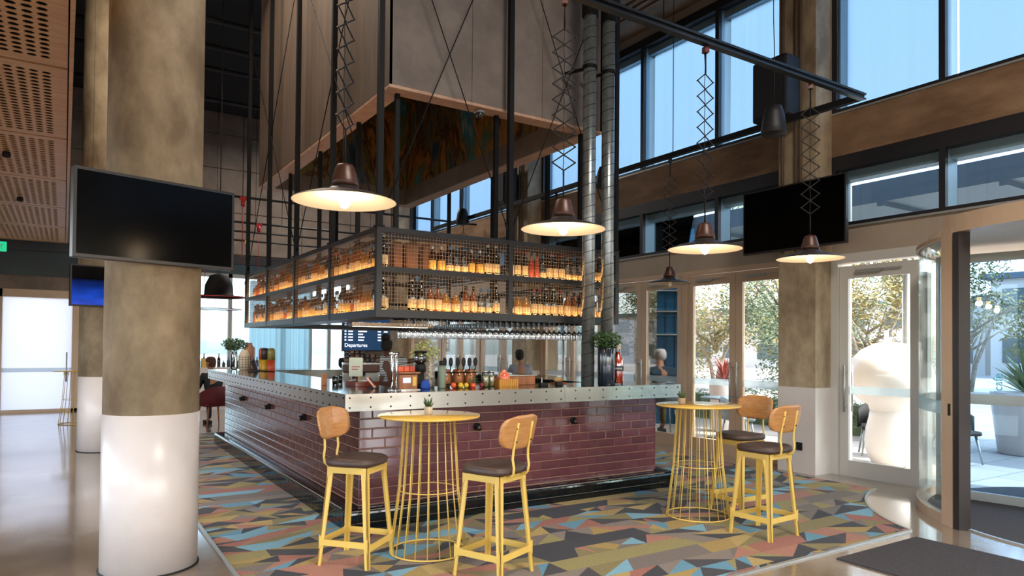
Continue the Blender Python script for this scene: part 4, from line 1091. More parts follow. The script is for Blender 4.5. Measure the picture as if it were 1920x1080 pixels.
def make_table():
    t = thing('wire_table', (0, 0, 0), 'table', 'table', 'yellow wire bar tables')
    MB().lathe([(.385, 1.052), (.40, 1.056), (.402, 1.064), (.398, 1.07), (.001, 1.07)], 64).ob('tabletop', yellow_top, t)
    MB().tube([(.2*math.cos(2*PI*k/40), .2*math.sin(2*PI*k/40), 1.046) for k in range(40)], .005, 6, closed=True).ob('top_ring', yellow, t)
    MB().tube([(.235*math.cos(2*PI*k/40), .235*math.sin(2*PI*k/40), .49) for k in range(40)], .0045, 6, closed=True).ob('middle_ring', yellow, t)
    MB().tube([(.297*math.cos(2*PI*k/48), .297*math.sin(2*PI*k/48), .008) for k in range(48)], .007, 8, closed=True).ob('base_ring', yellow, t)
    for k in range(20):
        a = 2*PI*(k+.5)/20; c, s = math.cos(a), math.sin(a)
        MB().tube([(.2*c, .2*s, 1.046), (.236*c, .236*s, .49), (.297*c, .297*s, .008)], .0048, 6).ob('wire_leg', yellow, t)
    return t
tb = make_table(); tb.location = (2.435, 4.97, .008); tb['label'] = 'round yellow wire cage bar table between the two nearest stools'
tb2 = copy_tree(tb); tb2.location = (5.17, 4.68, .008); tb2['label'] = 'round yellow wire cage bar table on the right, beyond the end of the brick bar'
tb3 = copy_tree(tb); tb3.location = (.22, 16.5, 0); tb3['label'] = 'far yellow wire table half hidden behind the farther round column'
def succulent(x, y, z, label, dark):
    t = thing('potted_succulent', (x, y, z), label, 'plant')
    MB().lathe([(.028, 0), (.033, .005), (.034, .062), (.030, .064), (.028, .055)], 18).ob('pot', mat('speckled_pot_%d' % dark, 'cdbfa8' if not dark else 'a8835a', .7, noise='9d8f7a', scale=60), t)
    m = MB(); R = random.Random(5+dark)
    for k in range(16):
        a = k*2.4; s_ = .01+.0012*k; h = R.uniform(.045, .085)*(1-.02*k)+.01; lean = R.uniform(.2, .7)
        m.tube([(s_*math.cos(a)*.4, s_*math.sin(a)*.4, .055), (s_*math.cos(a)+h*lean*.3*math.cos(a), s_*math.sin(a)+h*lean*.3*math.sin(a), .055+h*.6), ((s_+h*lean*.5)*math.cos(a), (s_+h*lean*.5)*math.sin(a), .055+h)], [.005, .005, .0008], 5)
    m.ob('leaves', leaf_g, t)
succulent(2.43, 4.98, 1.079, 'small succulent in a pale pot on the near yellow table', 0)
succulent(5.02, 4.75, 1.079, 'small succulent in a brown pot on the right yellow table', 1)

# ------------------------------------------------------------------ things on the worktop
Z = 1.2005
def lathe_thing(name, loc, label, cat, parts, group=None):
    t = thing(name, loc, label, cat, group)
    for nm, pr, m, n in parts: MB().lathe(pr, n).ob(nm, m, t)
    return t
pinkv = mat('pink_ceramic', 'd99a78', .5, noise='c98a68', scale=5)
lat = mat('cream_ceramic', 'dcc6aa', .5)
t = lathe_thing('lattice_vase', (2.50, 12.0, Z), 'cream vase with dark lattice lines at the far left end of the worktop', 'vase', [('body', [(.07, 0), (.09, .02), (.095, .16), (.09, .24), (.06, .29), (.045, .33), (.04, .33)], lat, 24)])
m = MB()
for k in range(12):
    a = 2*PI*k/12; m.tube([(.092*math.cos(a), .092*math.sin(a), .02), (.0965*math.cos(a), .0965*math.sin(a), .16), (.091*math.cos(a), .091*math.sin(a), .24)], .003, 4)
for z in (.05, .09, .13, .17, .21): m.tube([(.0955*math.cos(a*.3142), .0955*math.sin(a*.3142), z) for a in range(20)], .003, 4, closed=True)
m.ob('lattice_lines', rubber, t)
lathe_thing('ribbed_vase', (2.62, 12.2, Z), 'tall pink ribbed vase behind the lattice vase', 'vase', [('body', [(.07, 0)]+[(.085+.004*(i % 2), .02+.015*i) for i in range(24)]+[(.05, .40), (.04, .45), (.035, .45)], pinkv, 24)])
t = lathe_thing('leafy_plant', (2.38, 12.2, Z), 'leafy green plant in a glass vase at the far left end of the worktop', 'plant', [('glass_vase', [(.04, 0), (.06, .02), (.05, .25), (.045, .3), (.04, .3)], glass_wine, 20)])
foliage(MB(), (0, 0, .42), (.20, .17, .10), 420, .035, 3, .1).ob('leaves', leaf_g, t)['kind'] = 'stuff'
m = MB(); 
for k in range(7): a = k*.9; m.tube([(0, 0, .02), (.02*math.cos(a), .02*math.sin(a), .25), (.1*math.cos(a), .1*math.sin(a), .42)], .003, 4)
m.ob('stems', leaf_g, t)
oran = mat('orange_can', 'd8542a', .35); yel = mat('mustard_can', 'd9a32c', .35); drk = mat('dark_can', '3a342c', .4); olv = mat('olive_can', '9a8a4c', .35)
for i, (x, y, a, b, l) in enumerate(((2.73, 11.75, oran, yel, 'orange and yellow two tone canister on the left worktop'), (2.70, 11.45, drk, yel, 'dark brown and yellow two tone canister on the left worktop'), (2.74, 11.22, olv, oran, 'olive and orange two tone canister on the left worktop'))):
    lathe_thing('canister', (x, y, Z), l, 'canister', [('lower_body', [(.055, 0), (.058, .005), (.058, .18)], b, 24), ('upper_body', [(.058, .18), (.058, .33), (.05, .345)], a, 24), ('lid', [(.045, .345), (.045, .36), (.02, .366)], a, 20)], 'two tone canisters on the left worktop')
def boxthing(name, loc, w, d, h, m, label, cat, rz=0, tilt=0, extra=None, bevel=.004):
    t = thing(name, loc, label, cat, None, rz)
    MB().box(-w/2, -d/2, 0, w/2, d/2, h).ob('body', m, t, bevel)
    if extra:
        for nm, b, mm in extra: MB().box(*b).ob(nm, mm, t)
    if tilt: t.rotation_euler = (tilt, 0, rz)
    return t
wood_w = mat('warm_wood', 'a8683a', .45, noise='8a5230', scale=6, stretch=(5, 1, 1))
whiteish = mat('white_plastic', 'd8d4cc', .4)
blue_disp = mat('bluish_display', '2c3a52', .2, emit='6f86c8', es=.5)
t = thing('phone_on_stand', (2.45, 10.9, Z), 'black phone propped on a stand on the left worktop', 'phone', None, .4)
MB().bar((0, 0, .005), (0, .10, .18), .09, .012, side=(1, 0, 0)).ob('phone', rubber, t); MB().bar((0, -.008, .012), (0, .088, .175), .08, .004, side=(1, 0, 0)).ob('display', blue_disp, t); MB().box(-.05, .0, 0, .05, .14, .01).ob('stand', rubber, t)
boxthing('drip_tray', (2.80-.12, 11.5, Z), .16, .9, .012, rubber, 'black tray under the two tone canisters', 'tray')
# wooden block, glasses, sugar
boxthing('wooden_block', (2.30, 7.2, Z), .05, .05, .12, wood_w, 'small wooden block standing at the left edge of the worktop near the corner', 'block')
for i, (x, y) in enumerate(((2.42, 7.2), (2.52, 7.35), (2.6, 7.1))):
    lathe_thing('short_glass', (x, y, Z), 'short clear glass on the worktop beside the wooden block', 'glass', [('tumbler', [(.03, 0), (.036, .09), (.034, .09), (.028, .006)], glass_wine, 16)], 'short glasses beside the wooden block')
boxthing('wooden_tray', (2.62, 6.95, Z), .25, .32, .05, mat('red_brown_wood', '6a2a18', .25, coat=.4), 'low reddish brown wooden tray on the worktop near the corner', 'tray')
t = thing('card_reader', (2.55, 6.45, Z), 'tilted card reader with pink frame on the worktop at the corner', 'card reader', None, -.5)
MB().bar((-.06, 0, .11), (.02, 0, .01), .075, .018, side=(0, 0, 1)).ob('casing', mat('pinkish_plastic', 'd49a84', .4), t); MB().bar((-.045, -.002, .1), (.012, -.002, .025), .05, .022, side=(0, 0, 1)).ob('display', rubber, t); MB().box(-.05, -.03, 0, .05, .03, .012).ob('stand', rubber, t)
# menu holder
t = thing('menu_stand', (3.05, 8.3, Z-.3), 'cream rounded menu stand on an orange wooden foot behind the corner', 'sign', None, -.5)
MB().box(-.055, -.02, .0, .055, .02, .33).ob('foot', mat('orange_wood', 'c9872e', .5), t); MB().box(-.085, -.012, .33, .085, .012, .57).ob('menu_card', mat('cream_card', 'dde2cc', .6), t, .02)
MB().box(-.05, -.0135, .45, .05, -.0122, .46).box(-.05, -.0135, .42, .03, -.0122, .43).ob('print_lines', redr, t)
# inner service counter behind the front run (below eye, carries machines)
t = thing('service_counter', (3.55, 9.6, 0), 'steel service counter inside the bar carrying the coffee machine', 'counter')
MB((3.55, 9.6, 0)).box(3.1, 9.3, .9, 4.05, 9.9, .94).ob('worktop', steel, t); MB((3.55, 9.6, 0)).box(3.15, 9.35, 0, 4.0, 9.85, .9).ob('cabinet', black_metal, t)
t = thing('espresso_machine', (3.6, 9.6, .94), 'silver and copper espresso machine behind the bar corner, cups stacked on top', 'coffee machine', None, -.3)
t.scale = (.72, .8, .82)
MB().box(-.36, -.22, .04, .36, .22, .14).ob('drip_base', steel, t, .01); MB().box(-.36, -.02, .14, .36, .22, .50).ob('body', steel, t, .02); MB().box(-.36, -.22, .36, .36, .0, .50).ob('group_housing', copper, t, .02)
for x in (-.2, .05): MB().tube([(x, -.14, .36), (x, -.14, .31)], .035, 12).tube([(x, -.14, .31), (x, -.28, .30)], .012, 8).ob('group_handle', rubber, t)
MB().tube([(.3, -.2, .4), (.34, -.28, .36), (.34, -.29, .22)], .006, 6).ob('steam_wand', chrome, t)
MB().box(-.36, -.22, .5, .36, .22, .53).ob('cup_rail', chrome, t)
cup = MB().lathe([(.025, 0), (.034, .01), (.04, .06), (.037, .06), (.028, .008)], 12).mesh('cup', mat('dark_cup', '2a211e', .3)); cup2 = MB().lathe([(.025, 0), (.034, .01), (.04, .06), (.037, .06), (.028, .008)], 12).mesh('cup', mat('brown_cup', '5a3a2c', .3))
for i in range(7):
    for j in range(2):
        for k in range(3 if i < 4 else 2):
            o = inst('coffee_cup', cup if (i+k) % 3 else cup2, (3.40+.07*i+.03*j, 9.63+.08*j-.02*i, .94+.435+.055*k)); tag(o, 'dark coffee cup stacked on top of the espresso machine', 'cup', 'coffee cups stacked on the espresso machine')
# twin chrome tap column
t = thing('tap_column', (2.60, 6.06, Z), 'twin chrome water tap column standing at the front corner of the worktop', 'tap')
MB().lathe([(.07, 0), (.07, .008), (.02, .012)], 20).ob('base_plate', chrome, t)
for x in (-.02, .02): MB().tube([(x, 0, 0), (x, 0, .33), (x, .015, .345), (x, .05, .35)], .012, 12).ob('pipe', chrome, t)
MB().tube([(-.045, 0, .345), (.045, 0, .345)], .015, 10).ob('crossbar', chrome, t)
MB().box(.03, -.02, 0, .26, .06, .01).ob('drip_grid', chrome, t)
# till and machines along the front run
t = boxthing('till', (2.82, 6.3, Z), .19, .16, .14, wood_w, 'orange brown wooden till with a small lit display on the front worktop', 'till', 0, 0, [('shelf', (-.10, -.09, .15, .12, .09, .165), wood_w), ('display', (-.06, -.086, .06, .02, -.081, .11), mat('till_display', '8a90c0', .3, emit='b0b8e8', es=.8)), ('key_block', (.04, -.086, .03, .08, -.081, .12), label_y)])
for x, m_ in ((-.06, oran), (0.0, oran), (.06, label_r)):
    o = MB((2.82+x, 6.3, Z+.166)).box(2.82+x-.028, 6.26, Z+.166, 2.82+x+.028, 6.34, Z+.22).ob('snack_packet', m_, bevel=.008); tag(o, 'orange snack packet on top of the wooden till', 'packet', 'snack packets on the till')
t = thing('coffee_grinder', (3.0, 6.34, Z), 'black coffee grinder with clear bean hopper beside the till', 'coffee grinder')
MB().box(-.055, -.07, 0, .055, .07, .03).box(-.045, -.0, .03, .045, .07, .2).ob('body', rubber, t, .01); MB().lathe([(.05, .16), (.055, .2), (.05, .235)], 20).ob('head', rubber, t)
MB().lathe([(.035, .235), (.06, .27), (.062, .36), (.06, .36)], 20).ob('hopper', glass_wine, t); MB().lathe([(.034, .236), (.052, .265), (.052, .315), (.01, .318)], 18).ob('beans', mat('coffee_beans', '2c160c', .6), t); MB().lathe([(.064, .36), (.064, .37), (.01, .375)], 20).ob('lid', rubber, t)
o = MB((2.99, 6.2, Z)).lathe([(.05, 0), (.055, .02), (.04, .07), (.01, .09)], 12, (2.99, 6.2, Z), sy=.6).ob('blue_cloth', mat('blue_cloth', '24489c', .9)); tag(o, 'folded blue cloth in front of the coffee grinder', 'cloth')
t = lathe_thing('flower_pot', (3.13, 6.4, Z), 'white speckled pot with trailing pale green plant on the front worktop', 'plant', [('pot', [(.05, 0), (.06, .02), (.055, .2), (.04, .3), (.045, .33), (.04, .33)], mat('speckled_white', 'cfc4b4', .6, noise='6a6258', scale=45), 20)])
foliage(MB(), (-.05, 0, .36), (.16, .12, .13), 260, .028, 8, .1).ob('leaves', mat('pale_leaf', '93a05a', .6, noise='c8c080', scale=25), t)['kind'] = 'stuff'
lathe_thing('grey_thermos', (3.17, 6.2, Z), 'grey green thermos flask beside the speckled pot', 'flask', [('body', [(.04, 0), (.042, .01), (.042, .2), (.03, .23)], mat('sage_metal', '6f7a68', .4), 18), ('lid', [(.028, .23), (.028, .27), (.015, .275)], rubber, 14)])
barrel_m = mat('copper_barrel', 'a86a3c', .35, metal=.3, noise='8a5028', scale=5)
for i, x in enumerate((3.31, 3.46, 3.60)):
    t = lathe_thing('keg_font', (x, 6.4, Z), ['copper coloured beer font with dark handles, left of three', 'copper coloured beer font with dark handles, middle of three', 'copper coloured beer font with dark handles, right of three'][i], 'beer tap', [('barrel', [(.05, 0), (.062, .03), (.066, .09), (.062, .15), (.05, .18), (.01, .182)], barrel_m, 20)], 'beer fonts on the front worktop')
    for z in (.03, .15): MB().lathe([(.064, z-.006), (.066, z), (.064, z+.006)], 20).ob('hoop', black_metal, t)
    for dx in (-.035, .035):
        MB().tube([(dx, -.05, .14), (dx, -.09, .15), (dx, -.095, .11)], .008, 8).ob('spout', chrome, t)
        h = MB().tube([(dx, -.05, .17), (dx, -.055, .21)], .006, 8).lathe([(.003, .205), (.022, .23), (.026, .265), (.018, .295), (.003, .305)], 14, (dx, -.055, 0), sy=.45); h.ob('handle', rubber, t)
glassjar = glass_wine
for i, (x, y, c, l) in enumerate(((3.70, 6.25, 'b8b060', 'clear jar of pale green fruit on the front worktop'), (3.79, 6.28, 'c8b878', 'clear jar of pale yellow fruit on the front worktop'))):
    t = lathe_thing('fruit_jar', (x, y, Z), l, 'jar', [('glass_jar', [(.035, 0), (.04, .01), (.04, .13), (.03, .15)], glassjar, 18), ('lid', [(.032, .15), (.032, .165), (.01, .168)], cap_s, 16), ('fruit', [(.03, .004), (.036, .02), (.036, .1), (.01, .12)], mat('fruit_%d' % i, c, .6, noise='7a7a30', scale=40), 14)])
lem = mat('lemon', 'd8b02c', .5); berry = mat('red_berry', '8a2030', .4)
for i, (x, y, m_, r, l) in enumerate(((3.34, 6.12, lem, .03, 'yellow lemon on the front worktop'), (3.41, 6.13, lem, .028, 'second yellow lemon on the front worktop'), (3.60, 6.15, berry, .025, 'red apple on the front worktop'), (3.27, 6.14, oran, .03, 'orange fruit beside the lemons'))):
    o = MB((x, y, Z)).lathe([(.001, 0), (r*.7, r*.25), (r, r), (r*.7, r*1.75), (.001, r*2)], 14, (x, y, Z)).ob('fruit', m_); tag(o, l, 'fruit')
t = lathe_thing('herb_pot', (3.47, 6.1, Z), 'small green herb pot behind the lemons', 'plant', [('pot', [(.025, 0), (.03, .05), (.026, .05)], oran, 14)]); foliage(MB(), (0, 0, .075), (.045, .045, .04), 60, .014, 4, 0).ob('leaves', leaf_g, t)
t = thing('wooden_crate', (3.98, 6.3, Z), 'orange wooden slatted crate on the front worktop', 'crate')
for k in range(9): MB().box(-.115+.026*k, -.08, 0, -.115+.026*k+.022, -.07, .075).ob('slat', mat('crate_wood', 'c8882e', .5) if k == 0 else MATS['crate_wood'], t)
for k in range(9): MB().box(-.115+.026*k, .07, 0, -.115+.026*k+.022, .08, .075).ob('slat', MATS['crate_wood'], t)
MB().box(-.12, -.07, 0, -.11, .07, .07).box(.11, -.07, 0, .12, .07, .07).box(-.11, -.07, 0, .11, .07, .008).ob('frame', MATS['crate_wood'], t)
t = lathe_thing('orange_bag', (3.96, 6.3, Z+.009), 'shiny orange wrapped bag sitting in the wooden crate', 'bag', [('bag', [(.03, 0), (.062, .03), (.066, .09), (.055, .13), (.02, .15), (.03, .165)], mat('orange_foil', 'e0552e', .25, coat=.5, noise='f0a080', scale=12), 14)])
o = boxthing('wooden_chest', (4.22, 6.47, Z), .42, .16, .10, wood_w, 'long brown wooden chest with steel lid on the front worktop', 'box', -.1, 0, [('lid', (-.23, -.09, .10, .23, .09, .112), steel)])
boxthing('napkin_box', (4.56, 6.12, Z), .07, .05, .04, rubber, 'small black napkin box on the front worktop', 'box')
boxthing('bar_caddy', (4.36, 6.13, Z), .10, .05, .035, rubber, 'black bar caddy with small tools on the front worktop', 'caddy', 0, 0, [('tools', (-.03, -.01, .035, -.02, 0, .09), cap_s)])
boxthing('bread_board', (4.78, 6.42, Z), .16, .12, .015, wood_w, 'wooden board carrying a loaf, left of the ducts', 'board')
o = MB((4.78, 6.42, Z+.016)).lathe([(.001, 0), (.05, .008), (.07, .03), (.05, .055), (.001, .062)], 16, (4.78, 6.42, Z+.016), sy=.7).ob('bread_loaf', mat('bread', 'c0a070', .8, noise='a07840', scale=9)); tag(o, 'pale round loaf on the wooden board left of the ducts', 'bread')
# big ribbed vase with plant and the large orange bottle
t = thing('ribbed_planter', (5.04, 5.885, Z), 'tall dark blue ribbed planter with leafy plant in front of the spiral ducts', 'plant')
pl = [];
vs = []; fs = []; n = 56
for z, r in ((0, .085), (.01, .092), (.41, .094), (.42, .09), (.42, .07), (.40, .07)):
    for k in range(n): a = 2*PI*k/n; rr = r*(1+.035*math.cos(a*14)); vs.append((rr*math.cos(a), rr*math.sin(a), z))
for i in range(5):
    for k in range(n): fs.append((i*n+k, i*n+(k+1) % n, (i+1)*n+(k+1) % n, (i+1)*n+k))
fs += [tuple(range(n))[::-1], tuple(range(5*n, 6*n))]
MB().add(vs, fs, True).ob('pot', mat('ink_blue_glaze', '1c2634', .12, coat=.6), t)
foliage(MB(), (0, 0, .50), (.19, .16, .10), 520, .03, 9, .1).ob('leaves', leaf_g, t)['kind'] = 'stuff'
m = MB()
for k in range(10): a = k*.7; m.tube([(0, 0, .38), (.05*math.cos(a), .05*math.sin(a), .45), (.15*math.cos(a), .13*math.sin(a), .5)], .003, 4)
m.ob('stems', leaf_g, t)
t = thing('large_orange_bottle', (5.21, 5.89, Z), 'oversized glass bottle of orange aperitif right of the ribbed planter', 'bottle')
aper = mat('orange_liquid', 'e8400c', .08, coat=.8, emit='e8400c', es=0)
MB().lathe([(.055, .022), (.06, .03), (.06, .27), (.052, .30), (.03, .335), (.026, .37)], 24).ob('liquid', aper, t)
MB().lathe([(.06, 0), (.064, .006), (.064, .275), (.055, .31), (.032, .345), (.027, .43), (.024, .47)], 24).ob('glass_body', glass_wine, t)
MB().lathe([(.030, .40), (.030, .47), (.01, .474)], 16).ob('cap', lamp_in, t)
MB().lathe([(.0648, .16), (.0652, .163), (.0652, .215), (.0648, .218)], 24).ob('label', mat('navy_label', '1c2438', .5), t)
o = text('APEROL', .024, (5.21-.043, 5.888-.077, Z+.176), (.84, -.54, 0), (0, 0, 1), lamp_in, parent=t)
o.location = Vector((-.074, -.031, .18))
# ---- departures screen on the far wall
t = thing('departures_screen', (7.65, BY-.1, 1.5), 'blue departures display screen hanging behind the barista', 'screen')
O = (7.65, BY-.1, 1.5)
MB(O).box(6.78, BY-.12, 1.45, 8.45, BY-.04, 2.48).ob('casing', rubber, t)
MB(O).box(6.81, BY-.124, 1.48, 8.42, BY-.121, 2.45).ob('display', mat('navy_display', '1a3350', .3, emit='20456e', es=.35), t)
wl_ = mat('display_white', 'f0f4ff', .5, emit='e8f0ff', es=.9)
m = MB(O); R = random.Random(4)
for k in range(7):
    z = 1.76+.085*k
    m.box(6.84, BY-.128, z, 6.89, BY-.126, z+.04)
    for x, w in ((6.95, .14), (7.25, R.uniform(.14, .28)), (7.86, .10), (8.05, R.uniform(.0, .15)), (8.26, .04)):
        if w > .03: m.box(x, BY-.128, z, x+w, BY-.126, z+.035)
m.ob('text_rows', wl_, t)
text('Departures', .15, (6.84, BY-.13, 1.58), (1, 0, 0), (0, 0, 1), wl_, parent=t)
# black display shelf with jars behind at far left
t = thing('display_shelf', (2.9, 18.6, 0), 'long white display counter with dark bottles far behind the left worktop end', 'counter')
O = (2.9, 18.6, 0)
MB(O).box(1.9, 18.4, 0, 4.6, 18.9, 1.05).ob('body', white_paint, t)
for i in range(22):
    x = 2.0+i*.115; h = .16+.09*((i*7) % 3)
    o = MB((x, 18.6, 1.05)).lathe([(.04, 0), (.042, h*.6), (.015, h*.75), (.015, h)], 8, (x, 18.6, 1.05)).ob('dark_bottle', [gl_dark, teal_pane, gl_brown][i % 3]); tag(o, 'dark bottle standing on the far white display counter', 'bottle', 'dark bottles on the far display counter')
boxthing('yellow_box', (2.95, 18.5, 1.05+.001), .20, .15, .22, label_y, 'pale yellow box on the far white display counter', 'box')

# ------------------------------------------------------------------ people
skin_a = mat('skin', 'b07a5c', .55); skin_d = mat('dark_skin', '5a3626', .55); hair_d = mat('dark_hair', '120d0b', .8, noise='241a15', scale=60)
def skin_mesh(chains, name, mt, parent, sub=1):
    """one continuous surface grown from jointed chains: [(points, radii, index of the joint it grows from)]"""
    vs = []; es = []; rs = []
    for pts, rad, root in chains:
        prev = root
        for p, r in zip(pts, rad):
            vs.append(p); rs.append(r)
            if prev is not None: es.append((prev, len(vs)-1))
            prev = len(vs)-1
    me = bpy.data.meshes.new(name); me.from_pydata(vs, es, []); o = bpy.data.objects.new(name, me); COL.objects.link(o)
    sk = o.modifiers.new('s', 'SKIN'); sk.use_smooth_shade = True
    for i, r in enumerate(rs): me.skin_vertices[0].data[i].radius = (r, r) if not isinstance(r, tuple) else r
    me.skin_vertices[0].data[0].use_root = True
    sb = o.modifiers.new('b', 'SUBSURF'); sb.levels = sub; sb.render_levels = sub
    bpy.context.view_layer.update()
    m2 = bpy.data.meshes.new_from_object(o.evaluated_get(bpy.context.evaluated_depsgraph_get()))
    COL.objects.unlink(o); bpy.data.objects.remove(o)
    m2.materials.clear(); m2.materials.append(mt); m2.polygons.foreach_set('use_smooth', [True]*len(m2.polygons))
    q = bpy.data.objects.new(name, m2); COL.objects.link(q); q.parent = parent; return q
def person(loc, rz, label, J, skin, shirt, trousers, hair, hairpart='hair', stripe=False, cap=None):
    """J: joints in local space, person faces +Y"""
    t = thing('person', loc, label, 'person', None, rz)
    pel, ch, nk, hd_ = [Vector(J[k]) for k in ('pelvis', 'chest', 'neck', 'head')]
    body = [([pel, (pel+ch)/2, ch, nk, nk+(hd_-nk)*.45], [.13, .125, .14, .055, .055], None)]
    n = 5
    cl = [([pel, (pel+ch)/2, ch, ch+(nk-ch)*.75], [(.16, .13), (.155, .125), (.18, .13), .085], None)]
    nc = 4
    for s in ('l', 'r'):
        sh_, el, wr, ha = [Vector(J[k+s]) for k in ('sho', 'elb', 'wri', 'han')]
        body.append(([sh_, el, wr, wr+(ha-wr)*.6], [.055, .042, .03, .032], 2)); k = n+3; n += 4
        d = (ha-wr).normalized(); sd_ = d.cross(Vector((0, 0, 1))) if abs(d.z) < .9 else d.cross(Vector((0, 1, 0))); sd_.normalize()
        for q in range(4):
            b0 = wr+d*.07+sd_*(.024-.016*q); L = (.065, .075, .07, .055)[q]
            body.append(([b0, b0+d*L*.5+Vector((0, 0, -.004)), b0+d*L+Vector((0, 0, -.015))], [.009, .009, .008], k)); n += 3
        b0 = wr+d*.03+sd_*.03; body.append(([b0, b0+d*.03+sd_*.02, b0+d*.055+sd_*.028], [.011, .01, .009], k)); n += 3
        cl.append(([sh_, el, wr] if not J.get('short') else [sh_, sh_+(el-sh_)*.75], [.07, .055, .045] if not J.get('short') else [.07, .065], 2)); nc += 3
    lg = []
    for s in ('l', 'r'):
        hp, kn, an, to = [Vector(J[k+s]) for k in ('hip', 'kne', 'ank', 'toe')]
        lg.append(([hp, kn, an], [.09, .062, .048], 0))
        body.append(([hp, kn, an, to], [.075, .052, .038, .03], 0))
    skin_mesh(body, 'body', skin, t)
    skin_mesh(cl, 'shirt', shirt, t)
    skin_mesh([([pel+Vector((0, 0, .03)), pel-Vector((0, 0, .03))], [(.15, .12), (.14, .12)], None)]+lg, 'trousers', trousers, t)
    for s in ('l', 'r'):
        an, to = Vector(J['ank'+s]), Vector(J['toe'+s]); f = (to-an); f.z = 0; f.normalize()
        m = MB(); m.cbox((an.x+f.x*.07, an.y+f.y*.07, to.z-.03), .085, .27, .07, math.atan2(f.y, f.x)-PI/2); m.ob('shoe', J.get('shoem', rubber), t, .02)
    # head: skull, face, ears, nose
    a = Vector(J.get('look', (0, 1, 0))).normalized(); az = math.atan2(a.y, a.x)-PI/2
    h = MB(); prof_ = [(.001, -.12), (.035, -.112), (.055, -.09), (.066, -.05), (.073, 0), (.078, .04), (.07, .085), (.045, .112), (.001, .12)]
    h.lathe(prof_, 20, sy=1.22)
    h.add([(-.012, .082, -.025), (.012, .082, -.025), (0, .108, -.03), (0, .085, .02)], [(0, 2, 3), (2, 1, 3), (0, 1, 2), (0, 3, 1)])
    for sx in (-1, 1):
        h.lathe([(.001, -.03), (.012, -.02), (.016, .005), (.012, .025), (.001, .032)], 8, (sx*.078, -.005, -.005))
        h.cm = 1; h.lathe([(.001, -.008), (.011, 0), (.001, .008)], 8, (sx*.028, .083, .012), sy=.5); h.cm = 0
    h.cm = 2; h.box(-.022, .076, -.062, .022, .087, -.054)
    ho = h.ob('head', [skin, rubber, redr], t); ho.location = hd_; ho.rotation_euler = (0, 0, az)
    g = MB()
    if hairpart == 'bun':
        g.lathe([(.001, .02), (.085, .02), (.09, .06), (.08, .1), (.05, .13), (.001, .14)], 20, (0, -.015, 0), sy=1.2); g.lathe([(.001, -.08), (.06, -.06), (.088, -.01), (.088, .05)], 16, (0, -.035, 0), sy=1.0)
        g.lathe([(.001, 0), (.06, .01), (.075, .06), (.05, .11), (.001, .12)], 16, (0, -.05, .10))
    else:
        g.lathe([(.082, .03), (.086, .06), (.076, .1), (.05, .128), (.001, .135)], 20, (0, -.006, 0), sy=1.2); g.lathe([(.03, -.085), (.07, -.06), (.083, -.01), (.084, .05), (.06, .1)], 16, (0, -.028, 0), sy=1.02)
    go = g.ob(hairpart if hairpart != 'bun' else 'hair', hair, t); go.location = hd_; go.rotation_euler = (0, 0, az)
    if cap:
        c = MB().lathe([(.088, .05), (.09, .08), (.075, .125), (.001, .14)], 20, (0, 0, 0), sy=1.2); c.box(-.06, .09, .05, .06, .18, .06); co = c.ob('cap', cap, t); co.location = hd_; co.rotation_euler = (0, 0, az)
    return t
def J_stand(**k):
    j = dict(pelvis=(0, 0, .95), chest=(0, 0, 1.27), neck=(0, .01, 1.46), head=(0, .03, 1.60), shol=(-.18, 0, 1.38), elbl=(-.24, .03, 1.12), wril=(-.2, .22, 1.02), hanl=(-.18, .32, 1.02),
             shor=(.18, 0, 1.38), elbr=(.24, .03, 1.12), wrir=(.2, .22, 1.02), hanr=(.18, .32, 1.02), hipl=(-.09, 0, .9), knel=(-.1, .03, .5), ankl=(-.1, 0, .09), toel=(-.11, .16, .03), hipr=(.09, 0, .9), kner=(.1, .03, .5), ankr=(.1, 0, .09), toer=(.11, .16, .03)); j.update(k); return j
def J_sit(h=.48, **k):
    j = dict(pelvis=(0, 0, h+.1), chest=(0, .06, h+.42), neck=(0, .10, h+.60), head=(0, .14, h+.74), shol=(-.18, .06, h+.52), elbl=(-.22, .16, h+.28), wril=(-.15, .36, h+.27), hanl=(-.12, .46, h+.27),
             shor=(.18, .06, h+.52), elbr=(.22, .16, h+.28), wrir=(.15, .36, h+.27), hanr=(.12, .46, h+.27), hipl=(-.1, .03, h+.08), knel=(-.13, .42, h+.06), ankl=(-.13, .40, .1), toel=(-.13, .56, .03), hipr=(.1, .03, h+.08), kner=(.13, .42, h+.06), ankr=(.13, .40, .1), toer=(.13, .56, .03)); j.update(k); return j
def stripe_mat():
    m = mat('striped_shirt', 'e8e4dc', .8); N = m.node_tree.nodes; L = m.node_tree.links; b = N['Principled BSDF']
    tc = N.new('ShaderNodeTexCoord'); w = N.new('ShaderNodeTexWave'); w.bands_direction = 'Z'; w.inputs['Scale'].default_value = 11; w.inputs['Distortion'].default_value = .6
    r = N.new('ShaderNodeValToRGB'); r.color_ramp.interpolation = 'CONSTANT'; r.color_ramp.elements[0].color = (.015, .02, .03, 1); r.color_ramp.elements[1].position = .5; r.color_ramp.elements[1].color = (.75, .73, .7, 1)
    L.new(tc.outputs['Object'], w.inputs[0]); L.new(w.outputs['Color'], r.inputs[0]); L.new(r.outputs[0], b.inputs['Base Color']); return m
trous = mat('dark_trousers', '17181c', .85)
person((4.5, 10.8, 0), -.5, 'barista in a black and white striped shirt standing behind the bar corner', J_stand(elbr=(.38, .12, 1.36), wrir=(.55, .25, 1.42), hanr=(.64, .3, 1.44), look=(.4, 1, 0), short=1), skin_d, stripe_mat(), trous, hair_d, 'bun')
t = thing('round_cafe_table', (5.35, 15.3, 0), 'small round cafe table in front of the man in the dark cap', 'table')
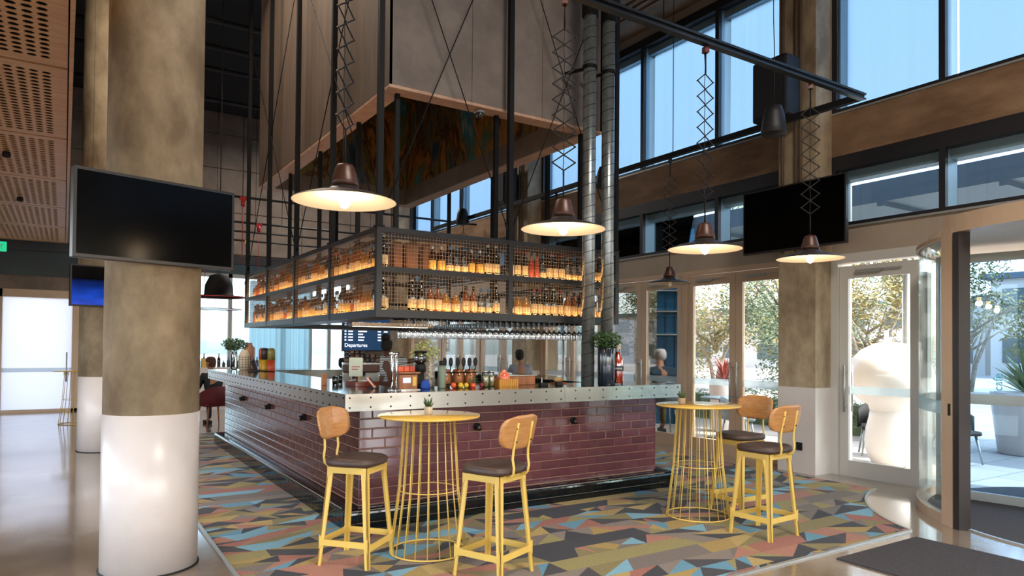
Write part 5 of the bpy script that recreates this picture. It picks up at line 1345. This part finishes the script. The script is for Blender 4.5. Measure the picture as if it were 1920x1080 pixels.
MB().lathe([(.35, .73), (.35, .75), (.001, .75)], 28).ob('tabletop', wood_w, t); MB().tube([(0, 0, 0), (0, 0, .73)], .03, 10).ob('pedestal', black_metal, t); MB().lathe([(.22, 0), (.22, .015), (.03, .03)], 20).ob('foot', black_metal, t)
def chair(x, y, rz, label, m, legm, arm=True):
    t = thing('tub_chair', (x, y, 0), label, 'chair', None, rz)
    MB().box(-.24, -.22, .40, .24, .24, .47).ob('seat', m, t, .03)
    vs = []; fs = []; K = 14
    for i in range(K+1):
        a = PI+PI*i/K; c, s = math.cos(a), math.sin(a); hh = .80-.14*(1-abs(s))
        for r in (.25, .285):
            for z in (.42, hh): vs.append((c*r, s*r+.0, z))
    for i in range(K):
        a = 4*i; b = a+4; fs += [(a, a+1, b+1, b), (a+2, b+2, b+3, a+3), (a+1, a+3, b+3, b+1), (a, b, b+2, a+2)]
    fs += [(0, 2, 3, 1), (4*K, 4*K+1, 4*K+3, 4*K+2)]
    MB().add(vs, fs, True).ob('backrest', m, t)
    for sx in (-1, 1):
        for sy in (-1, 1): MB().tube([(sx*.18, sy*.17, .41), (sx*.24, sy*.23, 0)], [.02, .012], 8).ob('leg', legm, t)
    return t
navy = mat('navy_cloth', '1c2a3c', .9); dkred = mat('dark_red_velvet', '5c1418', .8); greyc = mat('grey_shell', '6d7c86', .5)
chair(5.0, 14.5, -.6, 'dark chair under the man in the dark cap', rubber, black_metal)
person((5.0, 14.5, 0), -.6, 'seated man in a dark cap and navy shirt beyond the bar', J_sit(.48, look=(.3, 1, -.2), short=1), skin_a, navy, trous, hair_d, cap=rubber)
chair(2.50, 14.75, .3, 'dark red upholstered chair at the far left end of the bar', dkred, wood_w)
person((2.50, 14.8, 0), .3, 'seated person in dark clothes on the dark red chair, half hidden by the round column', J_sit(.48, head=(.0, .12, 1.24), look=(-.5, 1, 0)), skin_a, rubber, navy, mat('brown_hair', '4a2a1c', .8))
t = thing('bar_height_stool', (7.5, 11.3, 0), 'stool under the person in the grey hoodie', 'stool'); MB().lathe([(.18, .70), (.19, .73), (.001, .74)], 20).ob('seat', wood_w, t)
for k in range(4): a = PI/4+k*PI/2; MB().tube([(.13*math.cos(a), .13*math.sin(a), .71), (.2*math.cos(a), .2*math.sin(a), 0)], .012, 8).ob('leg', black_metal, t)
person((7.5, 11.3, 0), -.35, 'person in a pale grey hoodie seen from behind, sitting by the far glass doors', J_sit(.70, ankl=(-.12, .3, .2), toel=(-.12, .45, .14), ankr=(.12, .3, .2), toer=(.12, .45, .14)), skin_a, mat('grey_hoodie', '9a9aa4', .9, noise='85858f', scale=8), navy, hair_d)
chair(9.35, 9.35, -.5, 'grey patio chair under the person with the white headscarf', greyc, galv).scale = (1, 1, 1.3)
person((9.35, 9.35, 0), -.5, 'person outside with a white headscarf and dark jacket, seen through the glass door', J_sit(.62, head=(.03, .2, 1.40), neck=(0, .12, 1.28), ankl=(-.13, .40, .14), ankr=(.13, .40, .14)), skin_a, mat('dark_teal_jacket', '22384a', .9), mat('olive_trousers', '6a5a2c', .9), mat('white_scarf', 'e4e0dc', .8), 'headscarf').scale = (1.22, 1.15, 1.05)

# ------------------------------------------------------------------ outside
def pav():
    m = mat('pale_pavers', 'b5aca2', .8); N = m.node_tree.nodes; L = m.node_tree.links; b = N['Principled BSDF']
    tc = N.new('ShaderNodeTexCoord'); br = N.new('ShaderNodeTexBrick'); br.inputs['Scale'].default_value = 1; br.inputs['Brick Width'].default_value = 1.2; br.inputs['Row Height'].default_value = .6; br.inputs['Mortar Size'].default_value = .012
    br.inputs['Color1'].default_value = (*hexc('b9b0a6'), 1); br.inputs['Color2'].default_value = (*hexc('a29a92'), 1); br.inputs['Mortar'].default_value = (*hexc('7d766f'), 1)
    L.new(tc.outputs['Object'], br.inputs[0]); L.new(br.outputs[0], b.inputs['Base Color']); return m
o = struct(MB().box(8.9, -60, -.2, 140, 120, -.02).box(-60, 20, -.2, 8.9, 120, -.02).ob('trim_7', pav()), 'pale paved plaza outside the glass doors')
cnp = thing('outdoor_canopy', (13, 5, 3.6), 'dark slate coloured outdoor canopy seen through the low windows', 'canopy')
slate = mat('slate_metal', '46545e', .5)
MB((13, 5, 3.6)).box(12.6, -6, 4.35, 15.5, 20, 4.75).box(15.5, -6, 4.1, 15.7, 20, 4.9).ob('roof', slate, cnp)
for y in (-5, 1.2, 8.0, 14.5, 19.5): MB((13, 5, 3.6)).tube([(15.3, y, -.02), (15.3, y, 4.4)], .07, 12).ob('post', whiteish, cnp)
for y in range(-5, 20, 2): MB((13, 5, 3.6)).box(12.6, y, 4.27, 15.5, y+.12, 4.35).ob('beam', slate, cnp)
t = thing('mushroom_sculpture', (9.85, 5.38, -.02), 'large white rounded mushroom shaped sculpture outside the single glass door', 'sculpture')
shellw = mat('white_plastic_shell', 'f6efe9', .35)
MB().lathe([(.17, 0), (.24, .05), (.30, .18), (.325, .36), (.31, .52), (.27, .68), (.255, .78)], 48).ob('stem', shellw, t)
MB().lathe([(.255, .78), (.28, .86), (.40, .93), (.50, 1.05), (.545, 1.2), (.54, 1.36), (.48, 1.52), (.37, 1.64), (.2, 1.73), (.001, 1.76)], 48).ob('cap', shellw, t)
chair(10.55, 5.95, 2.2, 'grey patio chair behind the left side of the white sculpture', rubber, galv); chair(10.9, 5.0, 2.6, 'grey patio chair behind the right side of the white sculpture', rubber, galv)
chair(9.7, 7.9, -2.2, 'grey shell patio chair outside the doors behind the right table', greyc, galv)
t = thing('patio_table', (10.2, 8.7, 0), 'small patio table outside beside the grey shell chair', 'table'); MB().lathe([(.35, .70), (.35, .73), (.001, .73)], 24).ob('tabletop', greyc, t); MB().tube([(0, 0, 0), (0, 0, .7)], .03, 8).lathe([(.25, 0), (.03, .03)], 16).ob('pedestal', galv, t)
def spiky(x, y, z, potr, poth, n, L, m, pm, label, seed):
    t = thing('spiky_plant', (x, y, z), label, 'plant')
    MB().lathe([(potr*.75, 0), (potr*.8, .02), (potr, poth*.9), (potr, poth), (potr*.9, poth), (potr*.88, poth-.05), (.001, poth-.05)], 28).ob('pot', pm, t)
    b = MB(); R = random.Random(seed)
    for k in range(n):
        a = R.uniform(0, 6.28); e = R.uniform(.25, 1.35); w = .03*L/.6; c, s = math.cos(a), math.sin(a); l = L*R.uniform(.8, 1.1)
        p = [Vector((0, 0, poth-.02)), Vector((c*math.cos(e)*l*.55, s*math.cos(e)*l*.55, poth+math.sin(e)*l*.55)), Vector((c*math.cos(e*.85)*l, s*math.cos(e*.85)*l, poth+math.sin(e*.85)*l))]
        q = Vector((-s, c, 0))*w
        b.add([p[0]-q*.6, p[0]+q*.6, p[1]+q, p[2], p[1]-q], [(0, 1, 2, 4), (4, 2, 3)])
    b.ob('leaves', m, t)
spiky(12.9, 4.85, -.02, .5, .98, 60, .75, mat('agave_green', '6c7f52', .5, noise='93a070', scale=6), white_paint, 'tall white pot with a green spiky plant beyond the revolving door', 2)
spiky(11.0, 9.3, -.02, .28, 1.0, 46, .55, mat('red_leaf', 'a8503c', .5, noise='7c3a34', scale=6), white_paint, 'white pot with a red spiky plant outside the glass doors', 5)
hg = MB((12.9, 9.0, 0)); foliage(hg, (12.9, 9.3, .38), (.5, 3.3, .42), 3800, .045, 14, .2); hg.box(12.7, 6.3, -.02, 13.1, 12.2, .55)
tag(hg.ob('hedge', mat('hedge_leaf', '42553a', .6, noise='6c8058', scale=9)), 'low green hedge outside behind the glass doors', 'hedge')
def tree(x, y, z0, trunk_h, crown, n, size, cm, tm, label, seed, multi=1):
    t = thing('leafy_tree', (x, y, -.02), label, 'tree', 'trees across the plaza'); R = random.Random(seed)
    m = MB()
    for k in range(multi):
        a = 2*PI*k/max(multi, 1); dx, dy = (.0, 0) if multi == 1 else (.9*math.cos(a), .9*math.sin(a))
        m.tube([(0, 0, 0), (dx*.3, dy*.3, trunk_h*.5), (dx, dy, trunk_h), (dx*1.6, dy*1.6, trunk_h*1.5)], [.085, .07, .05, .02], 8)
    for k in range(9):
        a = R.uniform(0, 6.28); zz = trunk_h*R.uniform(.7, 1.1); m.tube([(0, 0, zz), (crown[0]*.35*math.cos(a), crown[0]*.35*math.sin(a), zz+.7), (crown[0]*.7*math.cos(a), crown[0]*.7*math.sin(a), zz+1.2)], [.05, .03, .012], 6)
    m.ob('trunk', tm, t)
    f = MB()
    for k in range(22):
        a = R.uniform(0, 6.28); q = R.uniform(.1, .85); c = (crown[0]*q*math.cos(a), crown[0]*q*math.sin(a), z0+R.uniform(-1, 1)*crown[1]*math.sqrt(1-q*q*.8)); foliage(f, c, (crown[0]*.34,)*2+(crown[1]*.30,), n//22, size, R.randrange(999), .3)
    f.ob('foliage', cm, t)['kind'] = 'stuff'
bark = mat('pale_bark', 'a89c8c', .8, noise='7c6f60', scale=8); bark_d = mat('grey_bark', '6c6660', .8)
lf1 = mat('eucalyptus_leaf', '4a5f45', .6, noise='75875f', scale=3); lf2 = mat('golden_leaf', '857c45', .6, noise='a5905a', scale=2); lf3 = mat('olive_leaf', '656a38', .6, noise='8d8248', scale=2)
tree(17.3, 12.5, 3.5, 2.5, (1.75, 2.7), 16000, .06, lf1, bark_d, 'grey green drooping tree near the doors, left of the square column', 1)
tree(21.5, 18.6, 4.2, 2.0, (3.0, 3.2), 15000, .09, lf2, bark, 'golden green tree farther out, seen through the left door leaf', 2, 2)
tree(25.0, 24.5, 4.0, 2.0, (2.6, 3.0), 9000, .10, lf3, bark, 'olive green tree standing left of the golden green one', 3, 2)
tree(25.6, 14.9, 4.6, 2.2, (3.0, 3.4), 15000, .10, lf2, bark, 'golden tree above the white sculpture', 4, 4)
tree(30.5, 13.4, 4.2, 2.2, (2.8, 3.2), 11000, .11, lf3, bark, 'olive tree right of the golden tree above the sculpture', 5, 3)
tree(33.0, 22.0, 5.0, 2.4, (4.0, 4.0), 11000, .14, lf1, bark, 'large grey green tree behind the golden trees', 6, 3)
tree(36.0, 8.5, 5, 3, (3.4, 3.2), 6000, .15, lf2, bark, 'golden tree far behind the revolving door glass', 7, 3)
# blue kiosk
t = thing('blue_kiosk', (11.05, 10.75, 0), 'tall blue panelled kiosk behind the person with the headscarf', 'kiosk', None, -.78); kb = mat('kiosk_blue', '2c6f96', .5)
MB().box(-.33, 0, -.02, .45, .8, 4.2).ob('body', kb, t)
for z in (1.9, 2.4, 2.85): MB().box(-.35, -.07, z, .47, 0, z+.025).ob('ledge', whiteish, t)
for x in (-.15, .05, .25): MB().box(x, -.012, 0, x+.01, 0, 4.2).ob('seam', navy, t)
# parasol, light poles, far buildings
t = thing('parasol', (13.2, 17.5, 0), 'grey parasol far outside, left of the glass doors', 'parasol'); MB().tube([(0, 0, 0), (0, 0, 2.4)], .03, 8).ob('pole', galv, t); MB().lathe([(1.5, 1.9), (1.48, 1.94), (.02, 2.45)], 8, smooth=False).ob('canopy', greyc, t)
for i, (x, y) in enumerate(((20.5, 11.3), (21.3, 11.2), (22.4, 11.4))):
    t = thing('light_pole', (x, y, 0), ['slim pale pole outside, left of the three above the sculpture', 'slim pale pole outside, middle of the three above the sculpture', 'slim pale pole outside, right of the three above the sculpture'][i], 'pole'); MB().tube([(0, 0, 0), (0, 0, (2.2, 3.4, 5.5)[i])], .06, 10).ob('pole', whiteish, t)
    if i == 2: MB().lathe([(.25, 0), (.2, .12), (.02, .2)], 14, (0, -.3, 4.6)).ob('lamp_head', greyc, t)
def building(x0, y0, x1, y1, h, label, mwall, n, floors=2):
    o = ((x0+x1)/2, (y0+y1)/2, 0); t = thing('far_building', o, label, 'building')
    MB(o).box(x0, y0, -.02, x1, y1, h).ob('wall', mwall, t); MB(o).box(x0-.4, y0-.4, h, x1+.4, y1+.4, h+.35).ob('roof', slate, t)
    fh = h/floors
    for f in range(floors):
        for k in range(n):
            a = y0+(y1-y0)*(k+.2)/n; b = y0+(y1-y0)*(k+.8)/n
            w = MB(o).box(x0-.05, a, f*fh+fh*.3, x0+.02, b, f*fh+fh*.8).ob('window', teal_pane, t)
wallp = mat('pale_render', 'b8b0a8', .8)
building(52, 22, 60, 60, 5.0, 'long pale low building far across the plaza behind the trees', wallp, 10)
building(48, -6, 56, 20, 6.0, 'pale building with a dark roof far beyond the revolving door', wallp, 8)
t = thing('angled_column', (27, 7.2, 0), 'pale forked concrete column outside beyond the spiky plant', 'column')
for dx in (-1.6, 1.6): MB().tube([(0, 0, 2.0), (0, dx, 6.5)], [.35, .16], 10).ob('branch', whiteish, t)
MB().tube([(0, 0, 0), (0, 0, 2.1)], .35, 12).ob('shaft', whiteish, t); MB().box(-1, -4, 6.4, 5, 4, 6.9).ob('slab', whiteish, t)
